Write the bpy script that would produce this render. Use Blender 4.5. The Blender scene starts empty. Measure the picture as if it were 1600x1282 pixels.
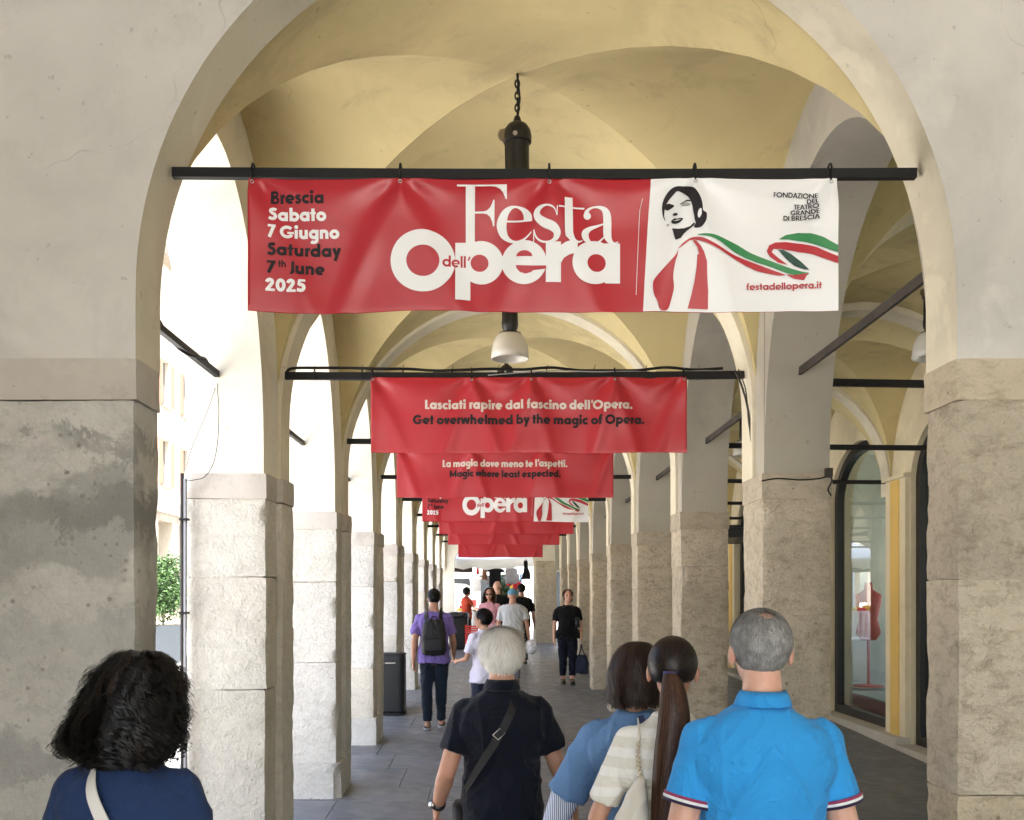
import bpy, bmesh, math, random
import numpy as np
from mathutils import Vector, Matrix, noise
from mathutils.geometry import tessellate_polygon
random.seed(7)
R = math.radians
sc = bpy.context.scene
COL = sc.collection
# ---- scale: u = photo pixel at distance S; K metres per u; S = bay length ----
K = 0.001655
F = 1600.0
S = F * K
H = 1157 * K            # camera height over the floor at y = 0
VX, VY = 775.0, 935.0   # where the arcade's lines meet in the photograph
SL = 42.0 / 1600.0      # the pavement climbs gently


def X(u): return u * K
def Y(d): return d * S
def Z(u): return H + u * K
def fz(y): return SL * y
def P(px, py, d): return Vector(((px - VX) * d * K, d * S, H + (VY - py) * d * K))


# ---- camera ----
cam = bpy.data.cameras.new('camera')
cam.sensor_fit = 'HORIZONTAL'; cam.sensor_width = 36; cam.lens = 36
cam.shift_x = (800 - VX) / 1600; cam.shift_y = (VY - 641) / 1600
cam.clip_start = 0.05; cam.clip_end = 600
co = bpy.data.objects.new('camera', cam); COL.objects.link(co)
co.location = (0, 0, H); co.rotation_euler = (R(90), 0, 0)
sc.camera = co
# ---- world, sun, exposure ----
SUN_EL, SUN_AZ = 56.0, 164.0      # azimuth from +y, clockwise: behind the camera and to its right
w = bpy.data.worlds.new('World'); sc.world = w; w.use_nodes = True
nt = w.node_tree
sky = nt.nodes.new('ShaderNodeTexSky'); sky.sky_type = 'NISHITA'; sky.sun_disc = False
sky.sun_elevation = R(SUN_EL); sky.sun_rotation = R(SUN_AZ)
sky.dust_density = 2.5; sky.air_density = 1.0; sky.ozone_density = 1.0
bg = nt.nodes['Background']; nt.links.new(sky.outputs[0], bg.inputs[0]); bg.inputs[1].default_value = 0.15
sl = bpy.data.lights.new('sun', 'SUN'); sl.energy = 4.5; sl.angle = R(0.5); sl.color = (1, .95, .87)
so = bpy.data.objects.new('sun', sl); COL.objects.link(so)
sd = Vector((math.sin(R(SUN_AZ)) * math.cos(R(SUN_EL)), math.cos(R(SUN_AZ)) * math.cos(R(SUN_EL)), math.sin(R(SUN_EL))))
so.rotation_euler = sd.to_track_quat('Z', 'Y').to_euler(); so.location = (8, -8, 20)
sc.view_settings.view_transform = 'Standard'; sc.view_settings.look = 'None'
sc.view_settings.exposure = 2.9; sc.view_settings.gamma = 1; sc.view_settings.use_curve_mapping = False
sc.cycles.max_bounces = 10; sc.cycles.diffuse_bounces = 6; sc.cycles.glossy_bounces = 4
sc.cycles.transparent_max_bounces = 16; sc.cycles.transmission_bounces = 6
sc.cycles.caustics_reflective = False; sc.cycles.caustics_refractive = False
sc.cycles.use_denoising = True
sc.cycles.sample_clamp_indirect = 6

# ---------------------------------------------------------------- helpers
def link(o, parent=None):
    COL.objects.link(o)
    if parent is not None: o.parent = parent
    return o


def empty(name, label=None, cat=None, loc=(0, 0, 0), group=None, kind=None):
    o = bpy.data.objects.new(name, None); COL.objects.link(o); o.location = loc; o.empty_display_size = .1
    return tag(o, label, cat, group, kind)


def tag(o, label=None, cat=None, group=None, kind=None):
    if label: o['label'] = label
    if cat: o['category'] = cat
    if group: o['group'] = group
    if kind: o['kind'] = kind
    return o


def mesh(name, verts, faces, mats, parent=None, smooth=False, mi=None):
    me = bpy.data.meshes.new(name)
    me.from_pydata([tuple(v) for v in verts], [], faces)
    if not isinstance(mats, (list, tuple)): mats = [mats]
    for m in mats: me.materials.append(m)
    if mi is not None: me.polygons.foreach_set('material_index', mi)
    if smooth: me.polygons.foreach_set('use_smooth', [True] * len(me.polygons))
    me.update()
    o = bpy.data.objects.new(name, me)
    if parent is not None and parent.parent is None and parent.type == 'EMPTY' or parent is not None:
        # vertices are given in world space: bring them under the parent
        loc = Vector(parent.location)
        q = parent.parent
        while q is not None: loc = loc + Vector(q.location); q = q.parent
        if loc.length > 1e-9: me.transform(Matrix.Translation(-loc))
    return link(o, parent)


def bmobj(name, bm, mats, parent=None, smooth=False):
    me = bpy.data.meshes.new(name); bm.to_mesh(me); bm.free()
    if not isinstance(mats, (list, tuple)): mats = [mats]
    for m in mats: me.materials.append(m)
    if smooth: me.polygons.foreach_set('use_smooth', [True] * len(me.polygons))
    if parent is not None:
        loc = Vector(parent.location); q = parent.parent
        while q is not None: loc = loc + Vector(q.location); q = q.parent
        if loc.length > 1e-9: me.transform(Matrix.Translation(-loc))
    return link(bpy.data.objects.new(name, me), parent)


class MB:
    """collects simple solids in world space"""
    def __init__(s): s.v = []; s.f = []; s.m = []
    def add(s, v, f, m=0):
        n = len(s.v); s.v += [Vector(a) for a in v]; s.f += [tuple(i + n for i in q) for q in f]; s.m += [m] * len(f); return s
    def box(s, x0, x1, y0, y1, z0, z1, m=0):
        v = [(x, y, z) for z in (z0, z1) for y in (y0, y1) for x in (x0, x1)]
        return s.add(v, [(0, 2, 3, 1), (4, 5, 7, 6), (0, 1, 5, 4), (1, 3, 7, 5), (3, 2, 6, 7), (2, 0, 4, 6)], m)
    def tube(s, pts, r, n=8, m=0, sx=1, sy=1, cap=True):
        pts = [Vector(p) for p in pts]
        if not isinstance(r, (list, tuple)): r = [r] * len(pts)
        b = len(s.v); up = None
        for i, p in enumerate(pts):
            t = (pts[min(i + 1, len(pts) - 1)] - pts[max(i - 1, 0)]).normalized()
            if up is None: up = Vector((0, 0, 1)) if abs(t.z) < .9 else Vector((0, 1, 0))
            a = t.cross(up).normalized(); c = a.cross(t).normalized(); up = c
            for k in range(n):
                q = 2 * math.pi * k / n
                s.v.append(p + a * (math.cos(q) * r[i] * sx) + c * (math.sin(q) * r[i] * sy))
        for i in range(len(pts) - 1):
            for k in range(n):
                s.f.append((b + i * n + k, b + i * n + (k + 1) % n, b + (i + 1) * n + (k + 1) % n, b + (i + 1) * n + k)); s.m.append(m)
        if cap:
            s.f.append(tuple(b + k for k in range(n))[::-1]); s.m.append(m)
            s.f.append(tuple(b + (len(pts) - 1) * n + k for k in range(n))); s.m.append(m)
        return s
    def lathe(s, prof, c, n=20, m=0):
        b = len(s.v); c = Vector(c)
        for r, z in prof:
            for k in range(n):
                q = 2 * math.pi * k / n; s.v.append(c + Vector((math.cos(q) * r, math.sin(q) * r, z)))
        for i in range(len(prof) - 1):
            for k in range(n):
                s.f.append((b + i * n + k, b + i * n + (k + 1) % n, b + (i + 1) * n + (k + 1) % n, b + (i + 1) * n + k)); s.m.append(m)
        return s
    def obj(s, name, mats, parent=None, smooth=False):
        return mesh(name, s.v, s.f, mats, parent, smooth, s.m)


def shade_auto(o, ang=40):
    me = o.data; me.polygons.foreach_set('use_smooth', [True] * len(me.polygons))
    bm = bmesh.new(); bm.from_mesh(me)
    for e in bm.edges:
        if len(e.link_faces) == 2 and e.calc_face_angle(0) > R(ang): e.smooth = False
    bm.to_mesh(me); bm.free(); return o


# ---------------------------------------------------------------- materials
def nodes(name):
    m = bpy.data.materials.new(name); m.use_nodes = True
    t = m.node_tree; return m, t, t.nodes['Principled BSDF']


def N(t, kind, **kw):
    n = t.nodes.new('ShaderNode' + kind)
    for k, v in kw.items():
        if k.startswith('i_'): n.inputs[k[2:].replace('_', ' ')].default_value = v
        else: setattr(n, k, v)
    return n


def coords(t, scale=(1, 1, 1), rnd_off=False):
    tc = N(t, 'TexCoord'); mp = N(t, 'Mapping')
    if rnd_off:
        oi = N(t, 'ObjectInfo'); cb = N(t, 'CombineXYZ'); mu = N(t, 'Math', operation='MULTIPLY'); mu.inputs[1].default_value = 23; t.links.new(oi.outputs['Random'], mu.inputs[0])
        for k in range(3): t.links.new(mu.outputs[0], cb.inputs[k])
        t.links.new(cb.outputs[0], mp.inputs['Location']); mp.inputs['Scale'].default_value = scale
    t.links.new(tc.outputs['Object'], mp.inputs[0]); return mp.outputs[0]


def noise_tex(t, co, scale, detail=6, rough=.55, dist=0):
    n = N(t, 'TexNoise'); n.inputs['Scale'].default_value = scale; n.inputs['Detail'].default_value = detail
    n.inputs['Roughness'].default_value = rough; n.inputs['Distortion'].default_value = dist
    t.links.new(co, n.inputs['Vector']); return n.outputs[0]


def ramp(t, fac, stops):
    r = N(t, 'ValToRGB'); e = r.color_ramp.elements
    while len(e) < len(stops): e.new(.5)
    for q, (p, c) in zip(e, stops):
        q.position = p; q.color = (c[0], c[1], c[2], 1) if not isinstance(c, (int, float)) else (c, c, c, 1)
    t.links.new(fac, r.inputs[0]); return r.outputs[0]


def mixc(t, fac, a, b, mode='MIX'):
    m = N(t, 'Mix', data_type='RGBA', blend_type=mode)
    if isinstance(fac, (int, float)): m.inputs[0].default_value = fac
    else: t.links.new(fac, m.inputs[0])
    for v, i in ((a, 6), (b, 7)):
        if isinstance(v, (tuple, list)): m.inputs[i].default_value = (v[0], v[1], v[2], 1)
        else: t.links.new(v, m.inputs[i])
    return m.outputs[2]


def bump(t, h, strength, dist, prev=None):
    b = N(t, 'Bump'); b.inputs['Strength'].default_value = strength; b.inputs['Distance'].default_value = dist
    t.links.new(h, b.inputs['Height'])
    if prev is not None: t.links.new(prev, b.inputs['Normal'])
    return b.outputs[0]


def plain(name, col, rough=.6, metal=0, var=0, vs=8, bmp=0, bs=60, sheen=0, spec=.5, alpha=1):
    m, t, b = nodes(name)
    b.inputs['Base Color'].default_value = (*col, 1); b.inputs['Roughness'].default_value = rough; b.inputs['Metallic'].default_value = metal
    b.inputs['Specular IOR Level'].default_value = spec
    co = coords(t)
    if var:
        n = noise_tex(t, co, vs)
        t.links.new(ramp(t, n, [(.3, tuple(c * (1 - var) for c in col)), (.7, tuple(min(1, c * (1 + var)) for c in col))]), b.inputs['Base Color'])
    if bmp:
        t.links.new(bump(t, noise_tex(t, co, bs, 4), .6, bmp), b.inputs['Normal'])
    if sheen: b.inputs['Sheen Weight'].default_value = sheen
    return m


def plaster(name, col, dirt, amount=.5, scale=1.2, bmp=.004, cracks=True, fine=30):
    m, t, b = nodes(name); co = coords(t)
    big = noise_tex(t, co, scale, 8, .6, .4)
    c = ramp(t, big, [(.30, tuple(x * .80 for x in col)), (.48, col), (.68, tuple(min(1, x * 1.10) for x in col))])
    d = noise_tex(t, co, scale * 2.3, 10, .7, .6)
    df = ramp(t, d, [(.54, 0), (.72, amount)])
    c = mixc(t, df, c, dirt)
    pl = noise_tex(t, coords(t, (1, 1, .55)), scale * 1.4, 10, .62, .8)
    c = mixc(t, ramp(t, pl, [(.55, 0), (.62, .45)]), c, tuple(min(1, x * 1.16) for x in col))
    sk = noise_tex(t, coords(t, (5, 5, .5)), scale * 1.1, 6, .6)
    c = mixc(t, ramp(t, sk, [(.58, 0), (.75, amount * .5)]), c, dirt)
    fk = noise_tex(t, co, 24, 3, .5)
    c = mixc(t, ramp(t, fk, [(.70, 0), (.74, .35)]), c, tuple(x * .5 for x in dirt))
    if cracks:
        v = N(t, 'TexVoronoi', feature='DISTANCE_TO_EDGE'); v.inputs['Scale'].default_value = 1.3
        nn = N(t, 'TexNoise'); nn.inputs['Scale'].default_value = 3; t.links.new(co, nn.inputs['Vector'])
        mm = N(t, 'Mix', data_type='VECTOR'); mm.inputs[0].default_value = .35
        t.links.new(co, mm.inputs[4]); t.links.new(nn.outputs[1], mm.inputs[5]); t.links.new(mm.outputs[1], v.inputs['Vector'])
        k = ramp(t, v.outputs[0], [(0, 1), (.003, 0)])
        gate = ramp(t, noise_tex(t, co, 2.1, 2), [(.58, 0), (.68, .4)])
        mu = N(t, 'Math', operation='MULTIPLY'); t.links.new(k, mu.inputs[0]); t.links.new(gate, mu.inputs[1])
        c = mixc(t, mu.outputs[0], c, tuple(x * .35 for x in dirt))
    t.links.new(c, b.inputs['Base Color']); b.inputs['Roughness'].default_value = .9; b.inputs['Specular IOR Level'].default_value = .2
    n1 = bump(t, noise_tex(t, co, fine, 6, .6), .5, bmp)
    n2 = bump(t, noise_tex(t, co, 5, 5, .5), .5, bmp * 4, n1)
    t.links.new(n2, b.inputs['Normal'])
    return m


def stone(name, col, dark, pit=.6, scale=1.0, bmp=.012, patch=None, patchamt=.5):
    """rough bush-hammered limestone, pitted and veined"""
    m, t, b = nodes(name); co = coords(t, (1, 1, 1), patch is None)
    big = noise_tex(t, co, 1.7 * scale, 8, .6, .5)
    c = ramp(t, big, [(.28, tuple(x * .8 for x in col)), (.5, col), (.72, tuple(min(1, x * 1.12) for x in col))])
    mid = noise_tex(t, coords(t, (1, 1, 1.9), patch is None), 10 * scale, 10, .72, .5)
    c = mixc(t, ramp(t, mid, [(.47, 0), (.72, pit)]), c, dark)
    lt = noise_tex(t, co, 38 * scale, 6, .7)
    c = mixc(t, ramp(t, lt, [(.55, 0), (.70, .35)]), c, tuple(min(1, x * 1.35) for x in col))
    vq = N(t, 'TexVoronoi'); vq.inputs['Scale'].default_value = 16 * scale; t.links.new(co, vq.inputs['Vector'])
    vg = ramp(t, noise_tex(t, co, 4 * scale, 3), [(.52, 0), (.62, .8)]); vk = ramp(t, vq.outputs[0], [(.08, 1), (.17, 0)]); vm = N(t, 'Math', operation='MULTIPLY'); t.links.new(vg, vm.inputs[0]); t.links.new(vk, vm.inputs[1])
    c = mixc(t, vm.outputs[0], c, tuple(x * .6 for x in dark))
    sp = noise_tex(t, co, 70 * scale, 3, .6)
    c = mixc(t, ramp(t, sp, [(.6, 0), (.75, pit * .6)]), c, tuple(x * .8 for x in dark))
    # clay veins
    v = N(t, 'TexVoronoi', feature='DISTANCE_TO_EDGE'); v.inputs['Scale'].default_value = 7 * scale
    nn = N(t, 'TexNoise'); nn.inputs['Scale'].default_value = 6 * scale; nn.inputs['Detail'].default_value = 6; t.links.new(co, nn.inputs['Vector'])
    mm = N(t, 'Mix', data_type='VECTOR'); mm.inputs[0].default_value = .5
    t.links.new(co, mm.inputs[4]); t.links.new(nn.outputs[1], mm.inputs[5]); t.links.new(mm.outputs[1], v.inputs['Vector'])
    k = ramp(t, v.outputs[0], [(0, 1), (.02, 0)])
    g = ramp(t, noise_tex(t, co, 3.3 * scale, 4), [(.56, 0), (.68, .3)])
    mu = N(t, 'Math', operation='MULTIPLY'); t.links.new(k, mu.inputs[0]); t.links.new(g, mu.inputs[1])
    c = mixc(t, mu.outputs[0], c, tuple(x * .55 for x in dark))
    if not patch:
        oi = N(t, 'ObjectInfo'); c = mixc(t, 1.0, c, ramp(t, oi.outputs['Random'], [(0, (.86, .85, .84)), (.5, (1, 1, 1)), (1, (.97, .93, .86))]), 'MULTIPLY')
    if patch:
        pn = noise_tex(t, coords(t, (.6, .6, 2.2)), 1.15, 6, .55, .5)
        c = mixc(t, ramp(t, pn, [(.55, 0), (.59, patchamt * .6)]), c, patch)
        sx = N(t, 'SeparateXYZ'); t.links.new(coords(t), sx.inputs[0])
        wn = noise_tex(t, coords(t), 4.5, 12, .72, .4)
        brk = ramp(t, noise_tex(t, coords(t), 2.6, 6, .6), [(.36, .15), (.56, 1)])
        for zc, hw, am in ((2.445, .022, .75), (2.225, .05, .8), (1.78, .05, .5), (1.32, .06, .5)):
            a1 = N(t, 'MapRange'); a1.inputs[1].default_value = .3; a1.inputs[2].default_value = .7; a1.inputs[3].default_value = -.13; a1.inputs[4].default_value = .13; t.links.new(wn, a1.inputs[0])
            ad = N(t, 'Math', operation='ADD'); t.links.new(sx.outputs[2], ad.inputs[0]); t.links.new(a1.outputs[0], ad.inputs[1])
            sb = N(t, 'Math', operation='SUBTRACT'); t.links.new(ad.outputs[0], sb.inputs[0]); sb.inputs[1].default_value = zc
            ab = N(t, 'Math', operation='ABSOLUTE'); t.links.new(sb.outputs[0], ab.inputs[0])
            mk = ramp(t, ab.outputs[0], [(hw, am), (hw + .03, 0)])
            mb_ = N(t, 'Math', operation='MULTIPLY'); t.links.new(mk, mb_.inputs[0]); t.links.new(brk, mb_.inputs[1]); mk = mb_.outputs[0]
            c = mixc(t, mk, c, patch if zc > 2 else (.22, .22, .22))
        vp = N(t, 'TexVoronoi'); vp.inputs['Scale'].default_value = 22; t.links.new(coords(t), vp.inputs['Vector'])
        gp = ramp(t, noise_tex(t, coords(t), 2.4, 4), [(.5, 0), (.6, .7)])
        kp = ramp(t, vp.outputs[0], [(.10, 1), (.2, 0)]); mp_ = N(t, 'Math', operation='MULTIPLY'); t.links.new(kp, mp_.inputs[0]); t.links.new(gp, mp_.inputs[1])
        c = mixc(t, mp_.outputs[0], c, (.20, .18, .15))
    t.links.new(c, b.inputs['Base Color']); b.inputs['Roughness'].default_value = .88; b.inputs['Specular IOR Level'].default_value = .25
    n1 = bump(t, noise_tex(t, co, 26 * scale, 8, .62, .8), .8, bmp)
    n2 = bump(t, noise_tex(t, co, 75 * scale, 4, .6), .55, bmp * .4, n1)
    n2 = bump(t, noise_tex(t, co, 11 * scale, 5, .6), .5, bmp * 1.2, n2)
    t.links.new(n2, b.inputs['Normal'])
    return m


M_wall = plaster('wall_plaster', (.55, .53, .485), (.44, .41, .37), .6, bmp=.0025)
M_rib = plaster('cream_plaster', (.64, .59, .46), (.47, .41, .30), .45, bmp=.0025)
M_side_shaded = plaster('shaded_side_plaster', (.40, .375, .315), (.36, .32, .25), .4, bmp=.002)  # side plaster darkened, putting the right side's shade into its colour
M_side = plaster('lit_side_plaster', (.68, .64, .54), (.45, .40, .32), .4, bmp=.002)  # lit counterpart, its colour lightened for the daylight on the left
M_vault = plaster('ochre_vault_plaster', (.57, .48, .25), (.37, .305, .18), .75, scale=.8, bmp=.002)
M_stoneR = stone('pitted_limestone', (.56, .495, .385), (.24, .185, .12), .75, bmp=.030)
M_stoneL = stone('rough_limestone', (.58, .56, .51), (.34, .32, .27), .45, bmp=.018)
M_stoneL1 = stone('patched_limestone', (.47, .455, .41), (.24, .21, .18), .45, bmp=.010, patch=(.20, .196, .18), patchamt=.85)
M_impost = plaster('impost_stone', (.46, .42, .37), (.30, .26, .20), .7, scale=2.5, bmp=.003)
M_iron = plain('black_iron', (.0055, .0052, .005), .6, .0, spec=.3, bmp=.001, bs=40)
M_rust = plain('weathered_iron', (.045, .038, .032), .75, .2, var=.4)
M_cable = plain('black_cable', (.005, .005, .005), .6, spec=.3)
M_greycable = plain('grey_cable', (.30, .30, .30), .6)
# ---------------------------------------------------------------- portico
def wob(p, a=.004, s=1.6):
    q = Vector((p.x * s + 3.1, p.y * s, p.z * s))
    return noise.noise_vector(q) * a


def block(x0, x1, y0, y1, z0, z1, mat, name, parent, cell=.06, amp=.004, edge=.008, fine=.0, seed=0):
    """a worked stone or plastered body: subdivided, worn at its edges"""
    nx, ny, nz = [max(1, int(round((b - a) / cell))) for a, b in ((x0, x1), (y0, y1), (z0, z1))]
    idx = {}; vs = []; fs = []
    def vid(i, j, k):
        key = (i, j, k)
        if key not in idx:
            x = x0 + (x1 - x0) * i / nx; y = y0 + (y1 - y0) * j / ny; z = z0 + (z1 - z0) * k / nz
            p = Vector((x, y, z)); n = int(i in (0, nx)) + int(j in (0, ny)) + int(k in (0, nz))
            q = Vector((x * 2.3 + seed, y * 2.3, z * 2.3))
            p += noise.noise_vector(q) * amp
            if fine: p += noise.noise_vector(q * 8) * fine
            if n >= 2 and (i in (0, nx)) and (j in (0, ny)):
                w = edge * (.45 + 1.1 * abs(noise.noise(Vector((x * 9, y * 9 + seed, z * 9)))) + (1.6 if noise.noise(Vector((x * 5 + seed, y * 5, z * 4))) > .42 else 0))
                c = Vector(((x0 + x1) / 2, (y0 + y1) / 2, (z0 + z1) / 2))
                if i in (0, nx): p.x += w * (1 if i == 0 else -1)
                if j in (0, ny): p.y += w * (1 if j == 0 else -1)
                if k in (0, nz): p.z += .002 * (1 if k == 0 else -1)
            elif n == 2:
                if i in (0, nx): p.x += .0025 * (1 if i == 0 else -1)
                if j in (0, ny): p.y += .0025 * (1 if j == 0 else -1)
            idx[key] = len(vs); vs.append(p)
        return idx[key]
    for i in range(nx):
        for j in range(ny):
            for k, fl in ((0, 1), (nz, 0)):
                f = [vid(i, j, k), vid(i + 1, j, k), vid(i + 1, j + 1, k), vid(i, j + 1, k)]; fs.append(f[::-1] if fl else f)
    for i in range(nx):
        for k in range(nz):
            for j, fl in ((0, 0), (ny, 1)):
                f = [vid(i, j, k), vid(i + 1, j, k), vid(i + 1, j, k + 1), vid(i, j, k + 1)]; fs.append(f[::-1] if fl else f)
    for j in range(ny):
        for k in range(nz):
            for i, fl in ((0, 1), (nx, 0)):
                f = [vid(i, j, k), vid(i, j + 1, k), vid(i, j + 1, k + 1), vid(i, j, k + 1)]; fs.append(f[::-1] if fl else f)
    return shade_auto(mesh(name, vs, fs, mat, parent), 50)


def arch_wall(name, along, c, a, b, zs, z0L, ztop, lo, hi, t0, t1, mat, parent, nseg=40, warp=None, soffit=None, m2=None):
    """a wall with an arched opening. along 'x' or 'y'; lo..hi is its run; t0..t1 its thickness"""
    pts = []
    if lo < c - a - 1e-6: pts.append((lo, z0L))
    pts.append((c - a, z0L))
    for i in range(nseg + 1):
        q = math.pi * i / nseg
        pts.append((c - a * math.cos(q), zs + b * math.sin(q)))
    pts.append((c + a, z0L))
    if hi > c + a + 1e-6: pts.append((hi, z0L))
    # drop duplicates
    pp = [pts[0]]
    for p in pts[1:]:
        if abs(p[0] - pp[-1][0]) + abs(p[1] - pp[-1][1]) > 1e-6: pp.append(p)
    vs = []; fs = []; mi = []
    def mk(s, t, z):
        p = Vector((s, t, z)) if along == 'x' else Vector((t, s, z))
        if warp: p = warp(p)
        q_ = wob(p, .005)
        if along == 'x': q_.y = 0
        else: q_.x = 0
        p += q_
        vs.append(p); return len(vs) - 1
    nt_ = 4
    prev = None
    rows = []
    for (s, z) in pp:
        soff = [mk(s, t0 + (t1 - t0) * k / nt_, z) for k in range(nt_ + 1)]
        top0 = mk(s, t0, ztop); top1 = mk(s, t1, ztop)
        rows.append((soff, top0, top1, s, z))
    fl = along == 'y'
    for A, B in zip(rows, rows[1:]):
        for k in range(nt_):
            f = [A[0][k], B[0][k], B[0][k + 1], A[0][k + 1]]; fs.append(f[::-1] if not fl else f); mi.append(1)
        if True:
            f = [A[0][0], B[0][0], B[1], A[1]]; fs.append(f if not fl else f[::-1]); mi.append(0)
            f = [A[0][-1], B[0][-1], B[2], A[2]]; fs.append(f[::-1] if not fl else f); mi.append(0)
    o = mesh(name, vs, fs, [mat, soffit or mat], parent, False, mi)
    return shade_auto(o, 35)


M_shopcream0 = plaster('cream_wall_plaster', (.55, .50, .40), (.45, .40, .3), .3)
M_stoneR2 = stone('smooth_limestone', (.47, .415, .325), (.20, .155, .10), .55, scale=1.4, bmp=.004)
M_mortar = plaster('joint_mortar', (.34, .31, .27), (.2, .17, .14), .5, bmp=.002)
port = empty('portico', 'long vaulted stone portico with two aisles of arches running away from the camera', 'building', (0, 0, 0))
TOP = Z(1720)
XL, XR = -812, 940; XLo, XRo = -1099, 1187; XW = 2700
NB = 10                       # last transverse line
RC, RR = 64, 876

def skew(p):
    return Vector((p.x, p.y - (p.x - X(RC)) / X(RR) * .035 * S, p.z))

def flare(p):
    k = max(0, 1 - (p.y / S - 1.49) / .77) if p.y / S < 2.26 else 0
    return Vector((p.x + X(64) * k * max(0, (p.x - X(RC)) / X(890)), p.y, p.z))

def vault(cx, ax, yc, ay, zs, b, sk, n=14):
    for w in range(4):
        vs = []; fs = []; m = 2 * n
        for i in range(n + 1):
            th = math.pi / 2 * i / n; t = math.sin(th)
            for j in range(m + 1):
                ph = -th + 2 * th * j / m
                v = math.sin(ph); z = zs + b * math.cos(ph)
                u_, v_ = ((t, v), (v, t), (-t, v), (v, -t))[w]
                p = Vector((cx + u_ * ax, yc + v_ * ay, z))
                if sk: p = flare(skew(p))
                p += wob(p, .012, 1.1) * (1 - t * .6)
                vs.append(p)
        for i in range(n):
            for j in range(m):
                a = i * (m + 1) + j
                f = (a, a + 1, a + m + 2, a + m + 1)
                if i == 0: f = (a, a + m + 2, a + m + 1)
                fs.append(f)
        mesh('vault_web', vs, fs, M_vault, port, True)

# bay walls and piers -----------------------------------------------------
def pier(side, n, first=False):
    if side == 'L':
        x0, x1 = XLo, XL; y0, y1 = n + .26, n + .50; mat = M_stoneL
        if first: x0, x1, y0, y1 = -1160, -783, 1.39, 1.49; mat = M_stoneL1
    else:
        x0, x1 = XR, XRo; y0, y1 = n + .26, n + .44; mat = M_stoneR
        if first: x0, x1, y0, y1 = 1001, 1330, 1.39, 1.495
    zi = Z(441); zib = Z(352)           # impost top and underside
    if first: zi = Z(520); zib = Z(430)
    X0, X1, Y0, Y1 = X(x0), X(x1), Y(y0), Y(y1)
    if n >= 2 or not first:
        up = block(X0 + .012, X1 - .012, Y0 + .012, Y1 - .012, zi, TOP, M_side_shaded if side == 'R' else M_side, 'pier', port, .12, .003, .004, seed=n)
    else:
        up = block(X0, X1, Y0 + .04, Y1 - .04, zi + .3, TOP, M_wall, 'pier', port, .12, .003, .004, seed=n)
    block(X0 - .008, X1 + .008, Y0 - .007, Y1 + .01, zib, zi, M_stoneR2 if side == 'R' else M_impost, 'impost_block', up, .05, .003, .010, seed=n * 3)
    zb = fz(Y0) - .1
    # stone blocks
    rnd = random.Random(n * 7 + (3 if side == 'R' else 0))
    if first and side == 'R': cuts = [Z(41), Z(-428)]
    elif first: cuts = []
    elif n == 2 and side == 'R': cuts = [Z(-60)]
    else: cuts = [Z(rnd.uniform(60, 200)), Z(rnd.uniform(-500, -250))]
    zz = [zib] + cuts + [zb]
    MB().box(X0 + .02, X1 - .02, Y0 + .02, Y1 - .02, zb, zib).obj('mortar_core', M_mortar, up)
    for k, (t, b_) in enumerate(zip(zz, zz[1:])):
        dx = rnd.uniform(-.004, .004)
        block(X0 + dx, X1 + dx, Y0 + dx, Y1, b_ + (.002 if b_ != zb else 0), t - (.002 if k else -.0), mat, 'stone_block', up,
              .045, .006, .010, .0035, seed=n * 5 + k * 2.7)
    if side == 'L' and not first:      # plinth and the half pilaster towards the aisle
        block(X0 - .02, X1 + .035, Y0 - .03, Y1 + .03, zb, fz(Y0) + .30, mat, 'plinth', up, .06, .005, .014, .003, seed=n)
        block(X1 - .02, X1 + .045, Y(n + .36), Y(n + .49), fz(Y0) + .302, zib - .004, mat, 'pilaster', up, .06, .005, .008, .003, seed=n + 40)
        block(X1 - .02, X1 + .050, Y(n + .36) - .006, Y(n + .49) + .006, zib, zi, M_impost, 'impost_block', up, .05, .002, .008, seed=n + 9)
    return up

pier('L', 1, True); pier('R', 1, True)
for n in range(2, NB): pier('L', n); pier('R', n)
# a pier behind the camera on each side
# first transverse wall (front of the second bay) in the near plane
arch_wall('front_arch_wall', 'x', X(109), X(891), X(891), Z(674), Z(520), TOP, X(-1500), X(1500), Y(1.39), Y(1.49), M_wall, port, 64, soffit=M_rib)
for n in range(2, NB + 1):
    y0, y1 = n + .37, n + .47
    arch_wall('transverse_arch', 'x', X(RC), X(RR - 4), X(872), Z(685), Z(441), TOP, X(RC - RR - 20), X(RC + RR + 20), Y(y0), Y(y1), M_rib, port, 48, warp=skew)
    # right aisle
for n in range(1, NB + 1):
    y0, y1 = (n + .37, n + .46)
    arch_wall('aisle_arch', 'x', X((XRo + XW) / 2), X(740), X(730), Z(790), Z(700), TOP, X(XRo), X(XW), Y(y0), Y(y1), M_rib, port, 32)
# longitudinal arches
for n in range(1, NB):
    lo = 1.49 if n == 1 else n + .5
    c = (lo + n + 1.26) / 2; a = (n + 1.26 - lo) / 2
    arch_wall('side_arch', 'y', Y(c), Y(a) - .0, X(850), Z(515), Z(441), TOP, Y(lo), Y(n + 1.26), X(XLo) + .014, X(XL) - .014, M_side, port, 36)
    lo = 1.495 if n == 1 else n + .44
    c = (lo + n + 1.26) / 2; a = (n + 1.26 - lo) / 2
    arch_wall('inner_arch', 'y', Y(c), Y(a), X(880), Z(485), Z(441), TOP, Y(lo), Y(n + 1.26), X(XR) + .014, X(XRo) - .014, M_side_shaded, port, 36, warp=flare if n == 1 else None)
# vaults
for n in range(1, NB):
    a, b = n + .47, n + 1.37
    if n == 1: a = 1.49
    vault(X(RC), X(RR + 14), Y((a + b) / 2), Y((b - a) / 2), Z(690), X(885), n > 0)
    vault(X((XRo + XW) / 2), X((XW - XRo) / 2), Y((a + b) / 2), Y((b - a) / 2), Z(760), X(800), False, 10)
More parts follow.
